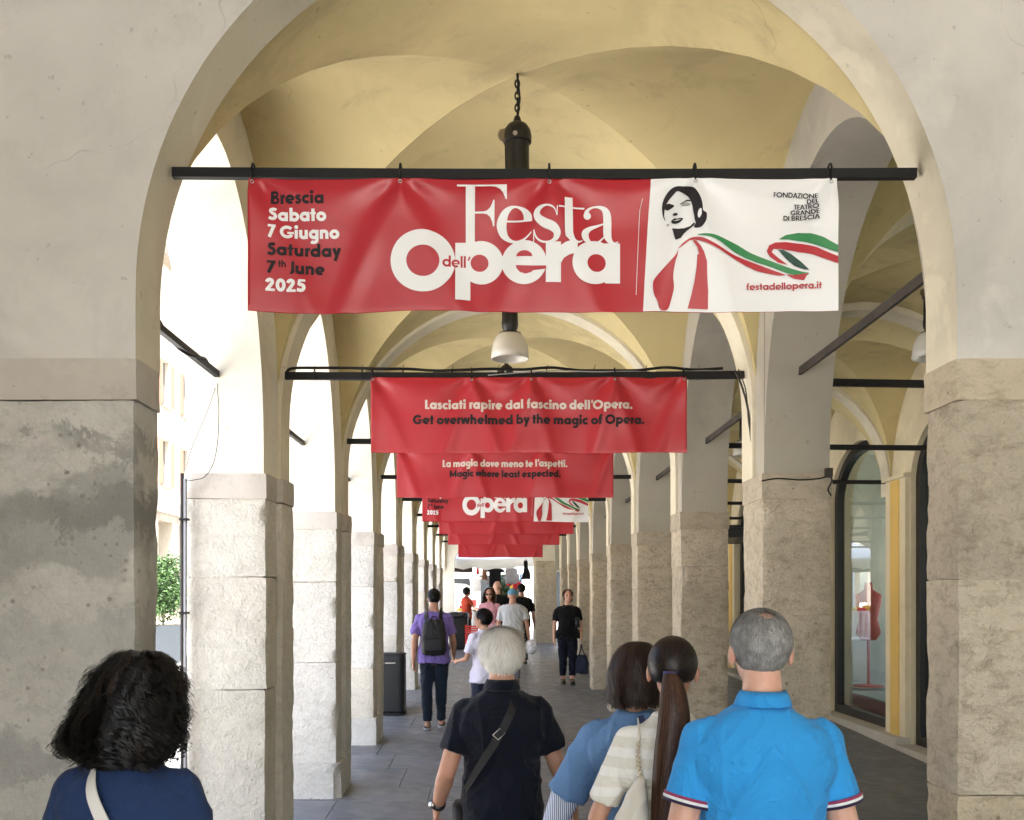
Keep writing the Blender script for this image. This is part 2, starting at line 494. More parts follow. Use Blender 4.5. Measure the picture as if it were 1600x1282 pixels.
# roof slab and the storeys above (out of frame, shade the arcade)
MB().box(X(XLo) - .05, X(XW) + 4, Y(-3.1), Y(NB + .5), TOP, TOP + 4.2).obj('upper_storey', M_wall, port)
MB().box(X(XW) + .3, X(XW) + 4, Y(-7), Y(.1), -.2, TOP).obj('near_shop_wall', M_shopcream0, port)
# left wall of the bay the camera stands in, and its outer pier
MB().box(X(-1350), X(-1165), Y(-1), Y(1.389), -.2, TOP).obj('near_side_wall', M_wall, port)
# end wall of the arcade
yE = NB + .30
arch_wall('end_arch_wall', 'x', X(-35), X(640), X(400), Z(560), -.2, TOP, X(XLo), X(XR + 5), Y(yE), Y(yE + .12), M_side, port, 32)
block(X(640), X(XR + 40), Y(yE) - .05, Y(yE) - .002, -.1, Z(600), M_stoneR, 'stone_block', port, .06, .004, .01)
# shop wall of the right aisle --------------------------------------------
M_shopcream = plaster('cream_shop_plaster', (.68, .60, .42), (.5, .42, .28), .3, bmp=.001, cracks=False)
M_shopyel = plaster('yellow_pilaster', (.66, .45, .14), (.55, .38, .14), .2, bmp=.001, cracks=False)
M_frame = plain('black_window_frame', (.005, .005, .005), .4, .0)
M_sill = plaster('pale_sill_stone', (.52, .48, .40), (.35, .31, .25), .4, bmp=.001, cracks=False)
def glass_mat(name, tint=(.8, .9, .85)):
    m, t, b = nodes(name)
    t.nodes.remove(b)
    out = t.nodes['Material Output']
    g = N(t, 'BsdfGlossy'); g.inputs['Roughness'].default_value = .01
    tr = N(t, 'BsdfTransparent'); tr.inputs[0].default_value = (*tint, 1)
    fr = N(t, 'Fresnel'); fr.inputs[0].default_value = 3.4
    mx = N(t, 'MixShader'); t.links.new(fr.outputs[0], mx.inputs[0]); t.links.new(tr.outputs[0], mx.inputs[1]); t.links.new(g.outputs[0], mx.inputs[2])
    t.links.new(mx.outputs[0], out.inputs[0]); return m
M_glass = glass_mat('shop_window_glass')
for n in range(0, NB):
    lo, hi = n + .39, n + 1.17
    c = (lo + hi) / 2; a = (hi - lo) / 2
    arch_wall('shop_wall', 'y', Y(c), Y(a), X(420), Z(751), -.2, TOP, Y(n + .17) if n else Y(.0), Y(n + 1.17), X(XW) + .002, X(XW) + .30, M_shopcream, port, 24)
    MB().box(X(XW) - .05, X(XW) + .01, Y(n + .175), Y(n + .385), fz(Y(n)) + .12, Z(790)).obj('wall_pilaster', M_shopcream, port)
    MB().box(X(XW) - .062, X(XW) - .049, Y(n + .235), Y(n + .325), fz(Y(n)) + .13, Z(786)).obj('pilaster_panel', M_shopyel, port)
    MB().box(X(XW) - .085, X(XW) + .01, Y(n + .16), Y(n + .40), Z(790), Z(815)).obj('pilaster_capital', M_shopcream, port)
    MB().box(X(XW) - .16, X(XW) + .3, Y(n + .17), Y(n + 1.168), fz(Y(n)) - .05, fz(Y(n)) + .13).obj('window_sill', M_sill, port)
    # window: a frame of arched outline with one tall pane
    win = None
    mb = MB(); xf = X(XW) + .06; pts = []
    zb = fz(Y(n)) + .13
    outl = [(Y(lo), zb)] + [(Y(c) - Y(a) * math.cos(math.pi * i / 24), Z(751) + X(420) * math.sin(math.pi * i / 24)) for i in range(25)] + [(Y(hi), zb)]
    fw = .11
    for (ya, za), (yb, zb2) in zip(outl, outl[1:]):
        # inner offset towards the centre
        def inn(y, z):
            cz = min(z, Z(751)); v = Vector((y - Y(c), z - cz)); l = v.length
            return (Y(c) + v.x * (1 - fw / max(l, .01)), cz + v.y * (1 - fw / max(l, .01))) if l > .01 else (y, z)
        ia, ib = inn(ya, za), inn(yb, zb2)
        q = [(ya, za), (yb, zb2), ib, ia]
        v = [(xf, y, z) for y, z in q] + [(xf + .09, y, z) for y, z in q]
        mb.add(v, [(0, 1, 2, 3), (7, 6, 5, 4), (0, 4, 5, 1), (3, 2, 6, 7), (1, 5, 6, 2), (0, 3, 7, 4)])
    mb.box(xf, xf + .09, Y(lo) + fw, Y(hi) - fw, zb, zb + .10)
    win = mb.obj('shop_window', M_frame, port)
    inner = [(xf + .05, Y(c) + (y - Y(c)) * .97, min(z, Z(1165))) for y, z in outl]
    mesh('window_pane', inner, [tuple(range(len(inner)))], M_glass, win)
# shop interior behind the windows
M_shopin = plain('shop_interior_paint', (.55, .56, .50), .8, var=.2, vs=1)
M_shopfl = plain('shop_floor', (.20, .19, .17), .3)
mb = MB(); x0, x1, y0, y1, z0, z1 = X(XW) + .31, X(XW) + 3.6, Y(.1), Y(NB + .2), .05, Z(1400)
v = [(x, y, z) for z in (z0, z1) for y in (y0, y1) for x in (x0, x1)]
mb.add(v, [(0, 4, 5, 1), (2, 3, 7, 6), (4, 6, 7, 5)], 0); mb.add(v, [(0, 1, 3, 2)], 1)
for k in range(9):  # unseen back wall, gaps added so that daylight brightens the shop
    ya = y0 + (y1 - y0) * k / 8; mb.box(x1 - .02, x1 + .15, ya - .35, ya + .35, z0, z1, 0)
mb.box(x1 - .015, x1 + .145, y0, y1, 2.7, z1, 0); mb.box(x1 - .012, x1 + .142, y0, y1, z0, 1.3, 0)
mb.obj('shop_interior', [M_shopin, M_shopfl], port)
for n in range(2, NB, 2):
    MB().box(x0, x1, Y(n + .26), Y(n + .30), z0, z1).obj('shop_partition', M_shopin, port)
# ---------------------------------------------------------------- tie bars
def bar(name, a, b, wd=.03, ht=.045, mat=M_iron, parent=port):
    a, b = Vector(a), Vector(b); t = (b - a).normalized(); s_ = t.cross(Vector((0, 0, 1))).normalized(); u_ = s_.cross(t)
    vs = []
    for k in range(7):
        p = a + (b - a) * k / 6 + Vector((0, 0, -.006 * math.sin(math.pi * k / 6)))
        for sx, su in ((-1, -1), (1, -1), (1, 1), (-1, 1)): vs.append(p + s_ * wd / 2 * sx + u_ * ht / 2 * su)
    fs = [(0, 1, 2, 3)[::-1], (24, 25, 26, 27)]
    for k in range(6):
        for j in range(4): fs.append((k * 4 + j, k * 4 + (j + 1) % 4, k * 4 + 4 + (j + 1) % 4, k * 4 + 4 + j))
    return mesh(name, vs, fs, mat, parent)
B1Y, B1Z = Y(1.44), Z(956)
bar('tie_bar', (X(-727), B1Y, B1Z), (X(944), B1Y, B1Z - .003), .03, .036)
for n in range(2, NB + 1):
    bar('tie_bar', (X(-790), Y(n + .40), Z(833)), (X(922), Y(n + .38), Z(830)), .035, .045)
for n in range(1, NB + 1):
    bar('tie_bar', (X(XRo), Y(n + .415), Z(815)), (X(XW), Y(n + .415), Z(800)), .03, .045)
for n in range(1, NB):
    y0 = 1.49 if n == 1 else n + .5
    bar('tie_bar', (X(-976), Y(y0), Z(790)), (X(-976), Y(n + 1.27), Z(784)), .03, .035, M_rust if n > 1 else M_iron)
    bar('tie_bar', (X(1063), Y(y0 - .04), Z(800)), (X(1063), Y(n + 1.27), Z(794)), .018, .045, M_rust)
# ---------------------------------------------------------------- ground
M_slab, t, b = nodes('paving_stone')
co_ = coords(t); oi = N(t, 'ObjectInfo')
c0 = ramp(t, noise_tex(t, co_, 2.5, 8, .6, .4), [(.3, (.09, .092, .096)), (.5, (.125, .127, .13)), (.75, (.175, .175, .172))])
hs = ramp(t, oi.outputs['Random'], [(0, .86), (1, 1.10)])
c1 = mixc(t, 1.0, c0, hs, 'MULTIPLY')
c1 = mixc(t, ramp(t, noise_tex(t, co_, 9, 8, .7), [(.55, 0), (.72, .35)]), c1, (.21, .205, .19))
t.links.new(c1, b.inputs['Base Color'])
t.links.new(ramp(t, noise_tex(t, co_, 6, 6), [(.3, .38), (.7, .62)]), b.inputs['Roughness'])
t.links.new(bump(t, noise_tex(t, co_, 45, 6), .5, .003), b.inputs['Normal'])
M_joint = plain('floor_bed', (.09, .09, .088), .95, var=.2)
M_square = plain('square_paving', (.60, .585, .555), .85, var=.10, vs=1.2, bmp=.003)
ZD = -.02
gl = 300
pav = mesh('floor', [(X(-1400), Y(-3), fz(Y(-3)) - .03), (X(XW) + .05, Y(-3), fz(Y(-3)) - .03), (X(XW) + .05, Y(NB + .6), fz(Y(NB + .6)) - .03), (X(-1400), Y(NB + .6), fz(Y(NB + .6)) - .03)],
           [(0, 1, 2, 3)], M_joint)
tag(pav, kind='structure')
# the slabs, laid across the aisle in courses
slabs = {}
def slab(x0, x1, y0, y1, rnd):
    key = (round(x1 - x0, 3), round(y1 - y0, 3))
    if key not in slabs:
        w_, l_ = key; g = .0025; e = .005
        vs = []
        for z, i in ((-.04, 0), (-.003, 0), (0, e)):
            vs += [(g + i, g + i, z), (w_ - g - i, g + i, z), (w_ - g - i, l_ - g - i, z), (g + i, l_ - g - i, z)]
        fs = [(8, 9, 10, 11)] + [(k * 4 + j, k * 4 + (j + 1) % 4, k * 4 + 4 + (j + 1) % 4, k * 4 + 4 + j) for k in range(2) for j in range(4)]
        me = bpy.data.meshes.new('paving_slab'); me.from_pydata(vs, [], fs); me.materials.append(M_slab); slabs[key] = me
    o = bpy.data.objects.new('paving_slab', slabs[key]); COL.objects.link(o); o.parent = pav
    o.location = (x0, y0, fz(y0) + rnd.uniform(-.0015, .0015)); o.rotation_euler = (math.atan(SL), 0, 0)
rnd = random.Random(3)
y = Y(.9); cnt = 0
while y < Y(NB + .55):
    dl = rnd.choice((.55, .62, .70)) * (1 if y < 9 else 1.35)
    x = X(-1130) - rnd.choice((0, .3, .5))
    while x < X(XW) - .17 and cnt < 296:
        wd = rnd.choice((.9, 1.05, 1.25)) * (1 if y < 9 else 1.25)
        slab(x, min(x + wd, X(XW) - .165), y, y + dl, rnd); x += wd; cnt += 1
    y += dl
g = mesh('ground', [(-gl, -gl, -3), (gl, -gl, -3), (gl, gl, .6), (-gl, gl, .6)], [(0, 1, 2, 3)], M_square)
tag(g, kind='structure')
sqz = lambda y: .0087 * y - .02
sq = mesh('square', [(-120, -60, sqz(-60)), (X(-1135), -60, sqz(-60)), (X(-1135), 130, sqz(130)), (-120, 130, sqz(130))], [(0, 1, 2, 3)], M_square)
tag(sq, kind='structure')
ye = Y(NB + .6); ze = fz(ye) - .03
mg = mesh('market_ground', [(X(-1400), ye, ze), (16, ye, ze), (16, 130, ze + .9), (X(-1400), 130, ze + .9), (X(-1400), ye, -.1), (X(-1400), 130, -.1)], [(0, 1, 2, 3), (4, 0, 3, 5)], M_square)
tag(mg, kind='structure')
MB().box(X(-1400), X(XW), Y(-3), ye - .01, -.6, -.09).obj('floor_base', M_square, pav)
mesh('floor_edge', [(X(-1400), Y(-3), -.5), (X(-1400), ye, -.1), (X(-1400), ye, ze), (X(-1400), Y(-3), fz(Y(-3)) - .03)], [(0, 1, 2, 3)], M_sill, pav)
# ---------------------------------------------------------------- banners
M_red = plain('red_banner_vinyl', (.43, .018, .028), .36, spec=.5, bmp=.0006, bs=25)
M_white = plain('white_banner_vinyl', (.80, .80, .80), .36, bmp=.0006, bs=25)
M_ink = plain('charcoal_print', (.022, .018, .02), .6, spec=.2)
M_green = plain('green_print', (.03, .22, .07), .4)
M_dkgreen = plain('dark_green_print', (.01, .055, .035), .4)
M_greyink = plain('grey_print', (.3, .3, .3), .4)


def wrinkle(u, v, seed, gr, wd):
    """out-of-plane shift in metres of a banner wd wide; u along in metres, v down in metres"""
    r = .007 * math.sin(u * 5.2 + seed * 1.7 + v * 1.4) * (v / .45) + .004 * math.sin(u * 11 + seed * 2.1 - v * 3)
    for i, g_ in enumerate(gr):
        du = u - g_; d = math.hypot(du, v + .02); th = math.atan2(du, v + .03)
        r += .020 * (math.cos(th * 5.0 + .5 * math.sin(i * 2.1 + seed)) - .2) * math.exp(-d / .22) * min(1, d / .07) * min(1, (v + .015) / .06)
        r += .010 * math.exp(-((abs(du) - (.34 + .1 * math.sin(i + seed)) * v - .01) / .045) ** 2) * min(1, v / .1) * (1 if i % 2 else .75)
    r += .010 * math.exp(-u / .03) * (v / .5) + .012 * math.exp(-(wd - u) / .05) * (v / .5) ** 2
    r += .006 * noise.noise(Vector((u * 4 + seed * 9, v * 5, seed)))
    return r


def densify(pts, step):
    o = []
    for a, b in zip(pts, pts[1:] + pts[:1]):
        n = max(1, int(math.hypot(b[0] - a[0], b[1] - a[1]) / step))
        for k in range(n): o.append((a[0] + (b[0] - a[0]) * k / n, a[1] + (b[1] - a[1]) * k / n))
    return o


def smooth_closed(pts, n=5):
    o = []; L = len(pts)
    for i in range(L):
        p0, p1, p2, p3 = pts[i - 1], pts[i], pts[(i + 1) % L], pts[(i + 2) % L]
        for k in range(n):
            t = k / n
            o.append(tuple(.5 * (2 * p1[c] + (p2[c] - p0[c]) * t + (2 * p0[c] - 5 * p1[c] + 4 * p2[c] - p3[c]) * t * t + (3 * p1[c] - p0[c] - 3 * p2[c] + p3[c]) * t ** 3) for c in (0, 1)))
    return o


def smooth_open(pts, n=6):
    pts = [tuple(p) for p in pts]; D = len(pts[0]); q = [pts[0]] + pts + [pts[-1]]; o = []
    for i in range(1, len(q) - 2):
        p0, p1, p2, p3 = q[i - 1:i + 3]
        for k in range(n):
            t = k / n
            o.append(tuple(.5 * (2 * p1[c] + (p2[c] - p0[c]) * t + (2 * p0[c] - 5 * p1[c] + 4 * p2[c] - p3[c]) * t * t + (3 * p1[c] - p0[c] - 3 * p2[c] + p3[c]) * t ** 3) for c in range(D)))
    o.append(pts[-1]); return o


class Art:
    """flat print, drawn in picture units; layers keep the order of printing"""
    def __init__(s): s.items = []; s.lv = 0
    def poly(s, pts, m):
        s.lv += 1; s.items.append((s.lv, m, [Vector((p[0], p[1], 0)) for p in pts], [tuple(q) for q in tessellate_polygon([[Vector((p[0], p[1], 0)) for p in pts]])]))
    def ribbon(s, pts, m, w=None):
        s.lv += 1
        P_ = [(p[0], p[1]) for p in pts]; W_ = [w if w is not None else p[2] for p in pts]
        vs = []; n = len(P_)
        closed = n > 3 and abs(P_[0][0] - P_[-1][0]) + abs(P_[0][1] - P_[-1][1]) < 1e-6
        for i in range(n):
            a = P_[i - 1] if i > 0 else (P_[-2] if closed else P_[0]); b = P_[i + 1] if i < n - 1 else (P_[1] if closed else P_[-1])
            tx, ty = b[0] - a[0], b[1] - a[1]; l = math.hypot(tx, ty) or 1
            nx, ny = -ty / l, tx / l; k = 1.0
            if 0 < i < n - 1:
                ux, uy = P_[i][0] - a[0], P_[i][1] - a[1]; ul = math.hypot(ux, uy) or 1
                cs = abs((-uy / ul) * nx + (ux / ul) * ny); k = min(1.6, 1 / max(cs, .5))
            h = W_[i] / 2 * k
            vs += [Vector((P_[i][0] + nx * h, P_[i][1] + ny * h, 0)), Vector((P_[i][0] - nx * h, P_[i][1] - ny * h, 0))]
        s.items.append((s.lv, m, vs, [(2 * i, 2 * i + 2, 2 * i + 3, 2 * i + 1) for i in range(n - 1)]))
    def disc(s, cx, cy, rx, ry, m, n=40):
        s.poly([(cx + rx * math.cos(2 * math.pi * i / n), cy + ry * math.sin(2 * math.pi * i / n)) for i in range(n)], m)


def arc(cx, cy, r, a0, a1, n=14, ry=None):
    ry = r if ry is None else ry
    return [(cx + r * math.cos(R(a0 + (a1 - a0) * i / n)), cy + ry * math.sin(R(a0 + (a1 - a0) * i / n))) for i in range(n + 1)]

# geometric bold letters as strokes: (points, width or None)
def glyphs(w):
    h = w / 2; xr = .355; r = xr - h * .92; c = xr + .015; B = w * .66; G = {}
    ring = arc(c, .35, r, 0, 360, 26); st = c + xr - h
    G['o'] = ([(ring, w)], 2 * xr + .03)
    G['a'] = ([(ring, w), ([(st, 0), (st, .70)], w)], st + h + .05)
    G['d'] = ([(ring, w), ([(st, 0), (st, 1.05)], w)], st + h + .05)
    rb = arc(c + .03, .35, r, 0, 360, 26); sb = .03 + c - xr + h
    G['b'] = ([(rb, w), ([(sb, 0), (sb, 1.05)], w)], 2 * xr + .07)
    G['p'] = ([(rb, w), ([(sb, -.33), (sb, .70)], w)], 2 * xr + .07)
    G['g'] = ([(ring, w), ([(st, .70), (st, 0)] + arc(st - .24, -.07, .24, 0, -140, 10, .20), w)], st + h + .05)
    G['c'] = ([(arc(c, .35, r, 48, 312, 20), w)], .60)
    G['e'] = ([(arc(c, .35, r, 6, 312, 24), w), ([(.1, .33), (c + xr - .03, .33)], B * .8)], 2 * xr + .03)
    ar = .20
    def arch(x0, wd=.46): return ([(x0, 0), (x0, .3)] + arc(x0 + wd / 2, .42, wd / 2, 180, 0, 12, .70 - .42 - h * .85) + [(x0 + wd, 0)], w)
    s0 = .03 + h
    G['l'] = ([([(s0, 0), (s0, 1.05)], w)], w + .08)
    G['i'] = ([([(s0, 0), (s0, .70)], w), (arc(s0, .92, w * .30, 0, 360, 12), w * .62)], w + .08)
    G['h'] = ([([(s0, 0), (s0, 1.05)], w), arch(s0, .40)], .40 + w + .09)
    G['n'] = ([([(s0, 0), (s0, .70)], w), arch(s0, .40)], .40 + w + .09)
    G['m'] = ([([(s0, 0), (s0, .70)], w), arch(s0, .38), arch(s0 + .38, .38)], .76 + w + .09)
    G['u'] = ([([(x_, .70 - y_) for x_, y_ in arch(s0, .40)[0]][::-1], w), ([(s0 + .40, 0), (s0 + .40, .70)], w)], .40 + w + .09)
    G['r'] = ([([(s0, 0), (s0, .70)], w), ([(s0, .3)] + arc(s0 + .19, .40, .19, 180, 75, 8, .19), w * .95)], .40)
    G['t'] = ([([(.20, 0), (.20, .95)], w), ([(0, .60), (.40, .60)], B)], .42)
    G['f'] = ([([(.19, 0), (.19, .78)] + arc(.19 + .17, .80, .17, 180, 85, 8, .15), w), ([(.01, .60), (.40, .60)], B)], .42)
    G['v'] = ([([(h * .9, .70), (.30, .03)], w), ([(.60 - h * .9, .70), (.30, .03)], w)], .60)
    G['y'] = ([([(h * .9, .70), (.33, .05)], w), ([(.64 - h * .9, .70), (.20, -.33)], w)], .62)
    G['w'] = ([([(h * .9, .70), (.26, .03)], w), ([(.47, .70), (.26, .03)], w * .9), ([(.47, .70), (.68, .03)], w * .9), ([(.94 - h * .9, .70), (.68, .03)], w)], .94)
    G['x'] = ([([(h, .70), (.62 - h, 0)], w), ([(.62 - h, .70), (h, 0)], w)], .64)
    G['s'] = ([(smooth_open([(.42, .575), (.32, .60), (.22, .61), (.13, .55), (.13, .46), (.22, .385), (.32, .34), (.37, .26), (.36, .16), (.27, .095), (.17, .095), (.05, .14)]), w * .86)], .50)
    G['S'] = ([(smooth_open([(.56, .85), (.45, .89), (.32, .89), (.20, .82), (.18, .70), (.27, .58), (.42, .50), (.50, .40), (.50, .25), (.40, .13), (.25, .11), (.06, .18)]), w)], .66)
    G['B'] = ([([(s0, 0), (s0, 1)], w), ([(s0, 1 - B / 2)] + arc(.38, .755, .15, 90, -90, 10, .245 - B / 2) + [(s0, .51)], B * 1.15), ([(s0, .51)] + arc(.40, .285, .19, 90, -90, 10, .285 - B / 2) + [(s0, B / 2)], B * 1.15)], .72)
    G['G'] = ([(arc(.5, .5, .5 - h * .9, 42, 330, 24), w), ([(.52, .44), (.98, .44)], B)], 1.0)
    G['O'] = ([(arc(.52, .5, .52 - h, 0, 360, 30, .52 - h), w)], 1.06)
    G['C'] = ([(arc(.52, .5, .52 - h, 48, 312, 24), w)], .86)
    G['J'] = ([([(.34, 1), (.34, .2)] + arc(.20, .2, .14, 0, -110, 8, .12), w)], .50)
    G['L'] = ([([(s0, 0), (s0, 1)], w), ([(s0, B / 2), (.48, B / 2)], B)], .50)
    G['E'] = ([([(s0, 0), (s0, 1)], w)] + [([(s0, y_), (.50, y_)], B) for y_ in (B / 2, .5, 1 - B / 2)], .54)
    G['F'] = ([([(s0, 0), (s0, 1)], w)] + [([(s0, y_), (.48, y_)], B) for y_ in (.48, 1 - B / 2)], .50)
    G['T'] = ([([(.26, 0), (.26, 1)], w), ([(0, 1 - B / 2), (.52, 1 - B / 2)], B)], .54)
    G['D'] = ([([(s0, 0), (s0, 1)], w), ([(s0, 1 - h)] + arc(.32, .5, .40, 90, -90, 14, .5 - h * .9) + [(s0, h)], w)], .84)
    G['R'] = ([([(s0, 0), (s0, 1)], w), ([(s0, 1 - B / 2)] + arc(.36, .72, .18, 90, -90, 10, .28 - B / 2) + [(s0, .46)], B * 1.2), ([(.34, .46), (.60, 0)], w)], .70)
    G['A'] = ([([(h * .7, 0), (.40, .97)], w), ([(.80 - h * .7, 0), (.40, .97)], w), ([(.2, .28), (.6, .28)], B * .8)], .80)
    G['N'] = ([([(s0, 0), (s0, 1)], w), ([(s0, .95), (.80, .05)], w), ([(.80, 0), (.80, 1)], w)], .96)
    G['M'] = ([([(s0, 0), (s0, 1)], w), ([(s0, .95), (.53, .15)], w * .9), ([(.92, .95), (.53, .15)], w * .9), ([(.92, 0), (.92, 1)], w)], 1.10)
    G['Z'] = ([([(.04, 1 - B / 2), (.60, 1 - B / 2)], B), ([(.48, .95), (.14, .05)], w), ([(.02, B / 2), (.60, B / 2)], B)], .64)
    G['I'] = ([([(s0, 0), (s0, 1)], w)], w + .09)
    G['7'] = ([([(.02, 1 - B / 2), (.58, 1 - B / 2)], B * 1.1), ([(.47, .95), (.12, 0)], w)], .60)
    G['2'] = ([(smooth_open([(.12, .68), (.17, .82), (.30, .885), (.43, .82), (.46, .69), (.40, .54), (.14, .1)]), w), ([(.02, B / 2), (.62, B / 2)], B * 1.15)], .66)
    G['0'] = ([(arc(.33, .5, .33 - h, 0, 360, 26, .5 - h * .9), w)], .68)
    G['5'] = ([([(.16, 1 - B / 2), (.56, 1 - B / 2)], B), ([(.20, .97), (.16, .52)], w * .8), (smooth_open([(.14, .55), (.28, .59), (.43, .52), (.48, .36), (.42, .19), (.28, .115), (.04, .18)]), w)], .64)
    G['.'] = ([(arc(s0, .12, w * .28, 0, 360, 12), w * .58)], w + .08)
    G["'"] = ([([(s0 + .03, 1.05), (s0 - .02, .70)], w * .75)], w * .9)
    G[' '] = ([], .28)
    return G

GB = glyphs(.245); GM = glyphs(.19)
def text(art, s_, x0, x1, base, cap, m, G=GB, tilt=0.0):
    n = sum(G[ch][1] for ch in s_)
    sx = (x1 - x0) / n; x = x0
    for ch in s_:
        st, adv = G[ch]
        for pts, w_ in st:
            q = []
            for px, py in pts: q.append((x + px * sx, base - py * cap + tilt * (x + px * sx - x0)))
            art.ribbon(q, m, w_ * (sx + cap) / 2)
        x += adv * sx


def print_on(art, name, parent, maps, mats, step):
    """maps: picture (px,py) -> (u,v) metres ; then onto the wrinkled cloth"""
    to_uv, place = maps
    bm = bmesh.new()
    for lv, m, vs, fs in art.items:
        bv = []
        for p in vs:
            u, v = to_uv(p.x, p.y); bv.append(bm.verts.new((u, v, lv * .00004)))
        for f in fs:
            try: fc = bm.faces.new([bv[i] for i in f]); fc.material_index = mats.index(m)
            except ValueError: pass
    us = [v.co.x for v in bm.verts]; vv = [v.co.y for v in bm.verts]
    for ax, lo, hi in ((0, min(us), max(us)), (1, min(vv), max(vv))):
        k = math.ceil(lo / step)
        while k * step < hi:
            co_ = Vector((0, 0, 0)); no = Vector((0, 0, 0)); co_[ax] = k * step; no[ax] = 1
            bmesh.ops.bisect_plane(bm, geom=bm.verts[:] + bm.edges[:] + bm.faces[:], plane_co=co_, plane_no=no, dist=1e-6); k += 1
    for v in bm.verts: v.co = place(v.co.x, v.co.y, v.co.z + .0016)
    return bmobj(name, bm, mats, parent, True)


def logo_art():
    A = Art(); W_, K_, RD = M_white, M_ink, M_red
    # red field leaves the right part white
    A.poly([(1016.0, 281.5), (1305.8, 281.5), (1305.8, 491), (1004.3, 488)], W_)
    tx = [("Brescia", 423, 508, 319, 19, K_), ("Sabato", 420.5, 511, 345.5, 19.5, W_), ("7 Giugno", 420, 531, 372.5, 19.5, W_), ("Saturday", 419, 533, 400, 19, K_), ("7", 418.5, 433, 428, 19, K_), ("June", 452, 508, 428, 19, K_), ("2025", 416.5, 480, 456, 19.5, W_)]
    for s_, a, b, y, c, m in tx: text(A, s_, a, b, y, c, m)
    text(A, "th", 436, 449, 418.5, 11, K_, GM)
    # Opera
    A.ribbon(arc(661.3, 410.7, 38, 0, 360, 48, 36.7), W_, 24.4)
    A.poly([(711.6, 381), (735, 381), (735, 472), (711.6, 472)], W_)
    A.disc(752, 411.6, 34.5, 33.8, W_)
    A.disc(818.5, 411.8, 34.8, 34, W_)
    A.poly([(852.3, 381), (875.6, 381), (875.6, 443.3), (852.3, 443.3)], W_)
    A.poly([(870, 391), (876, 386), (884, 381), (893, 378.5), (901.5, 381), (901.5, 390), (897, 398.5), (888, 401), (880, 406), (875.6, 414), (872, 418)], W_)
    A.disc(928, 411.8, 34.6, 34, W_)
    A.poly([(944.5, 381), (968.4, 381), (968.4, 443.8), (944.5, 443.8)], W_)
    A.disc(749.4, 412.2, 14.0, 13.4, RD)
    A.disc(931.4, 412.4, 14.5, 14.0, RD)
    A.poly([(806.5, 402.8)] + [(818.9 + 12.5 * math.cos(R(q)), 403 - 9.5 * math.sin(R(q))) for q in range(170, 0, -15)] + [(831.4, 402.8)], RD)
    A.poly([(805.8, 416.5), (852.8, 417.8), (852.8, 422.8), (833, 424.5), (828.5, 427.6), (821, 429.6), (812, 427.2), (807, 421.5)], RD)
    text(A, "dell", 691.5, 729, 420, 17.5, RD, GM); A.ribbon([(734.5, 402.5), (731.5, 408.5)], RD, 2.6)
    # Festa
    q = lambda L: [(700 + a[0] / 5.714, 280 + a[1] / 5.714) + tuple(c / 5.714 for c in a[2:]) for a in L]
    A.poly(q([(160, 66), (242, 66), (240, 590), (160, 590)]), W_)
    A.poly(q([(82, 58), (525, 64), (525, 197), (514, 195), (492, 140), (462, 104), (425, 84), (380, 77), (82, 77)]), W_)
    A.poly(q([(236, 304), (320, 302), (352, 292), (378, 265), (395, 230), (404, 203), (416, 202), (414, 430), (402, 430), (394, 390), (376, 350), (350, 328), (315, 321), (236, 321)]), W_)
    for L in ([(712, 392, 76), (708, 340, 70), (680, 292, 48), (640, 266, 26), (595, 258, 18), (550, 275, 40), (505, 325, 66), (478, 415, 87), (495, 500, 70), (540, 550, 40), (600, 572, 22), (660, 562, 20), (705, 530, 13), (742, 487, 8)],
              [(520, 386, 16), (740, 386, 16)],
              [(966, 350, 5), (952, 300, 9), (920, 270, 16), (870, 258, 18), (820, 275, 38), (792, 315, 52), (802, 365, 66), (860, 412, 82), (930, 445, 82), (968, 492, 66), (958, 545, 46), (918, 572, 20), (868, 580, 18), (820, 568, 18), (782, 530, 14), (764, 470, 8)],
              [(972, 265, 9), (967, 350, 9)], [(764, 468, 9), (762, 580, 9)],
              [(1075, 172, 72), (1075, 470, 72), (1088, 525, 64), (1120, 565, 38), (1160, 578, 18), (1195, 562, 8)],
              [(985, 269, 15), (1215, 269, 15)],
              [(1236, 335, 48), (1236, 300, 36), (1265, 270, 20), (1320, 258, 18), (1378, 272, 40), (1412, 315, 66), (1420, 400, 72), (1420, 500, 72), (1440, 552, 50), (1480, 577, 18), (1518, 562, 8)],
              [(1395, 402, 12), (1330, 425, 22), (1260, 452, 40), (1222, 492, 62), (1228, 540, 58), (1270, 576, 24), (1330, 574, 18), (1392, 522, 12)]):
        A.ribbon(smooth_open(q(L), 5) if len(L) > 2 else q(L), W_)
    A.disc(700 + 1240 / 5.714, 280 + 335 / 5.714, 5.8, 5.8, W_)
    A.ribbon([(1003, 312), (999, 330), (996, 400), (993.5, 462)], W_, .8)
    # the woman and her ribbon
    g = lambda L: [(980 + a / 4.444, 240 + b / 4.444) for a, b in L]
    sp = lambda L, m: A.poly(smooth_closed(g(L), 4), m)
    sp([(262, 300), (300, 255), (350, 235), (410, 245), (460, 275), (495, 320), (510, 370), (515, 415), (540, 432), (538, 478), (510, 522), (470, 535), (452, 525), (464, 505), (458, 480), (452, 452), (445, 425), (438, 390), (418, 340), (395, 308), (370, 280), (345, 268), (322, 288), (290, 325), (268, 362), (257, 400), (254, 440), (262, 475), (248, 450), (239, 400), (242, 350)], K_)
    sp([(478, 438), (486, 412), (502, 404), (505, 440), (490, 466), (480, 460)], W_)
    sp([(256, 372), (275, 360), (305, 364), (320, 377), (300, 392), (274, 402), (258, 390)], K_)
    sp([(366, 382), (398, 366), (424, 378), (420, 388), (388, 390)], M_greyink)
    A.poly(g([(358, 368), (400, 348), (424, 352), (426, 360), (398, 357), (362, 376)]), K_)
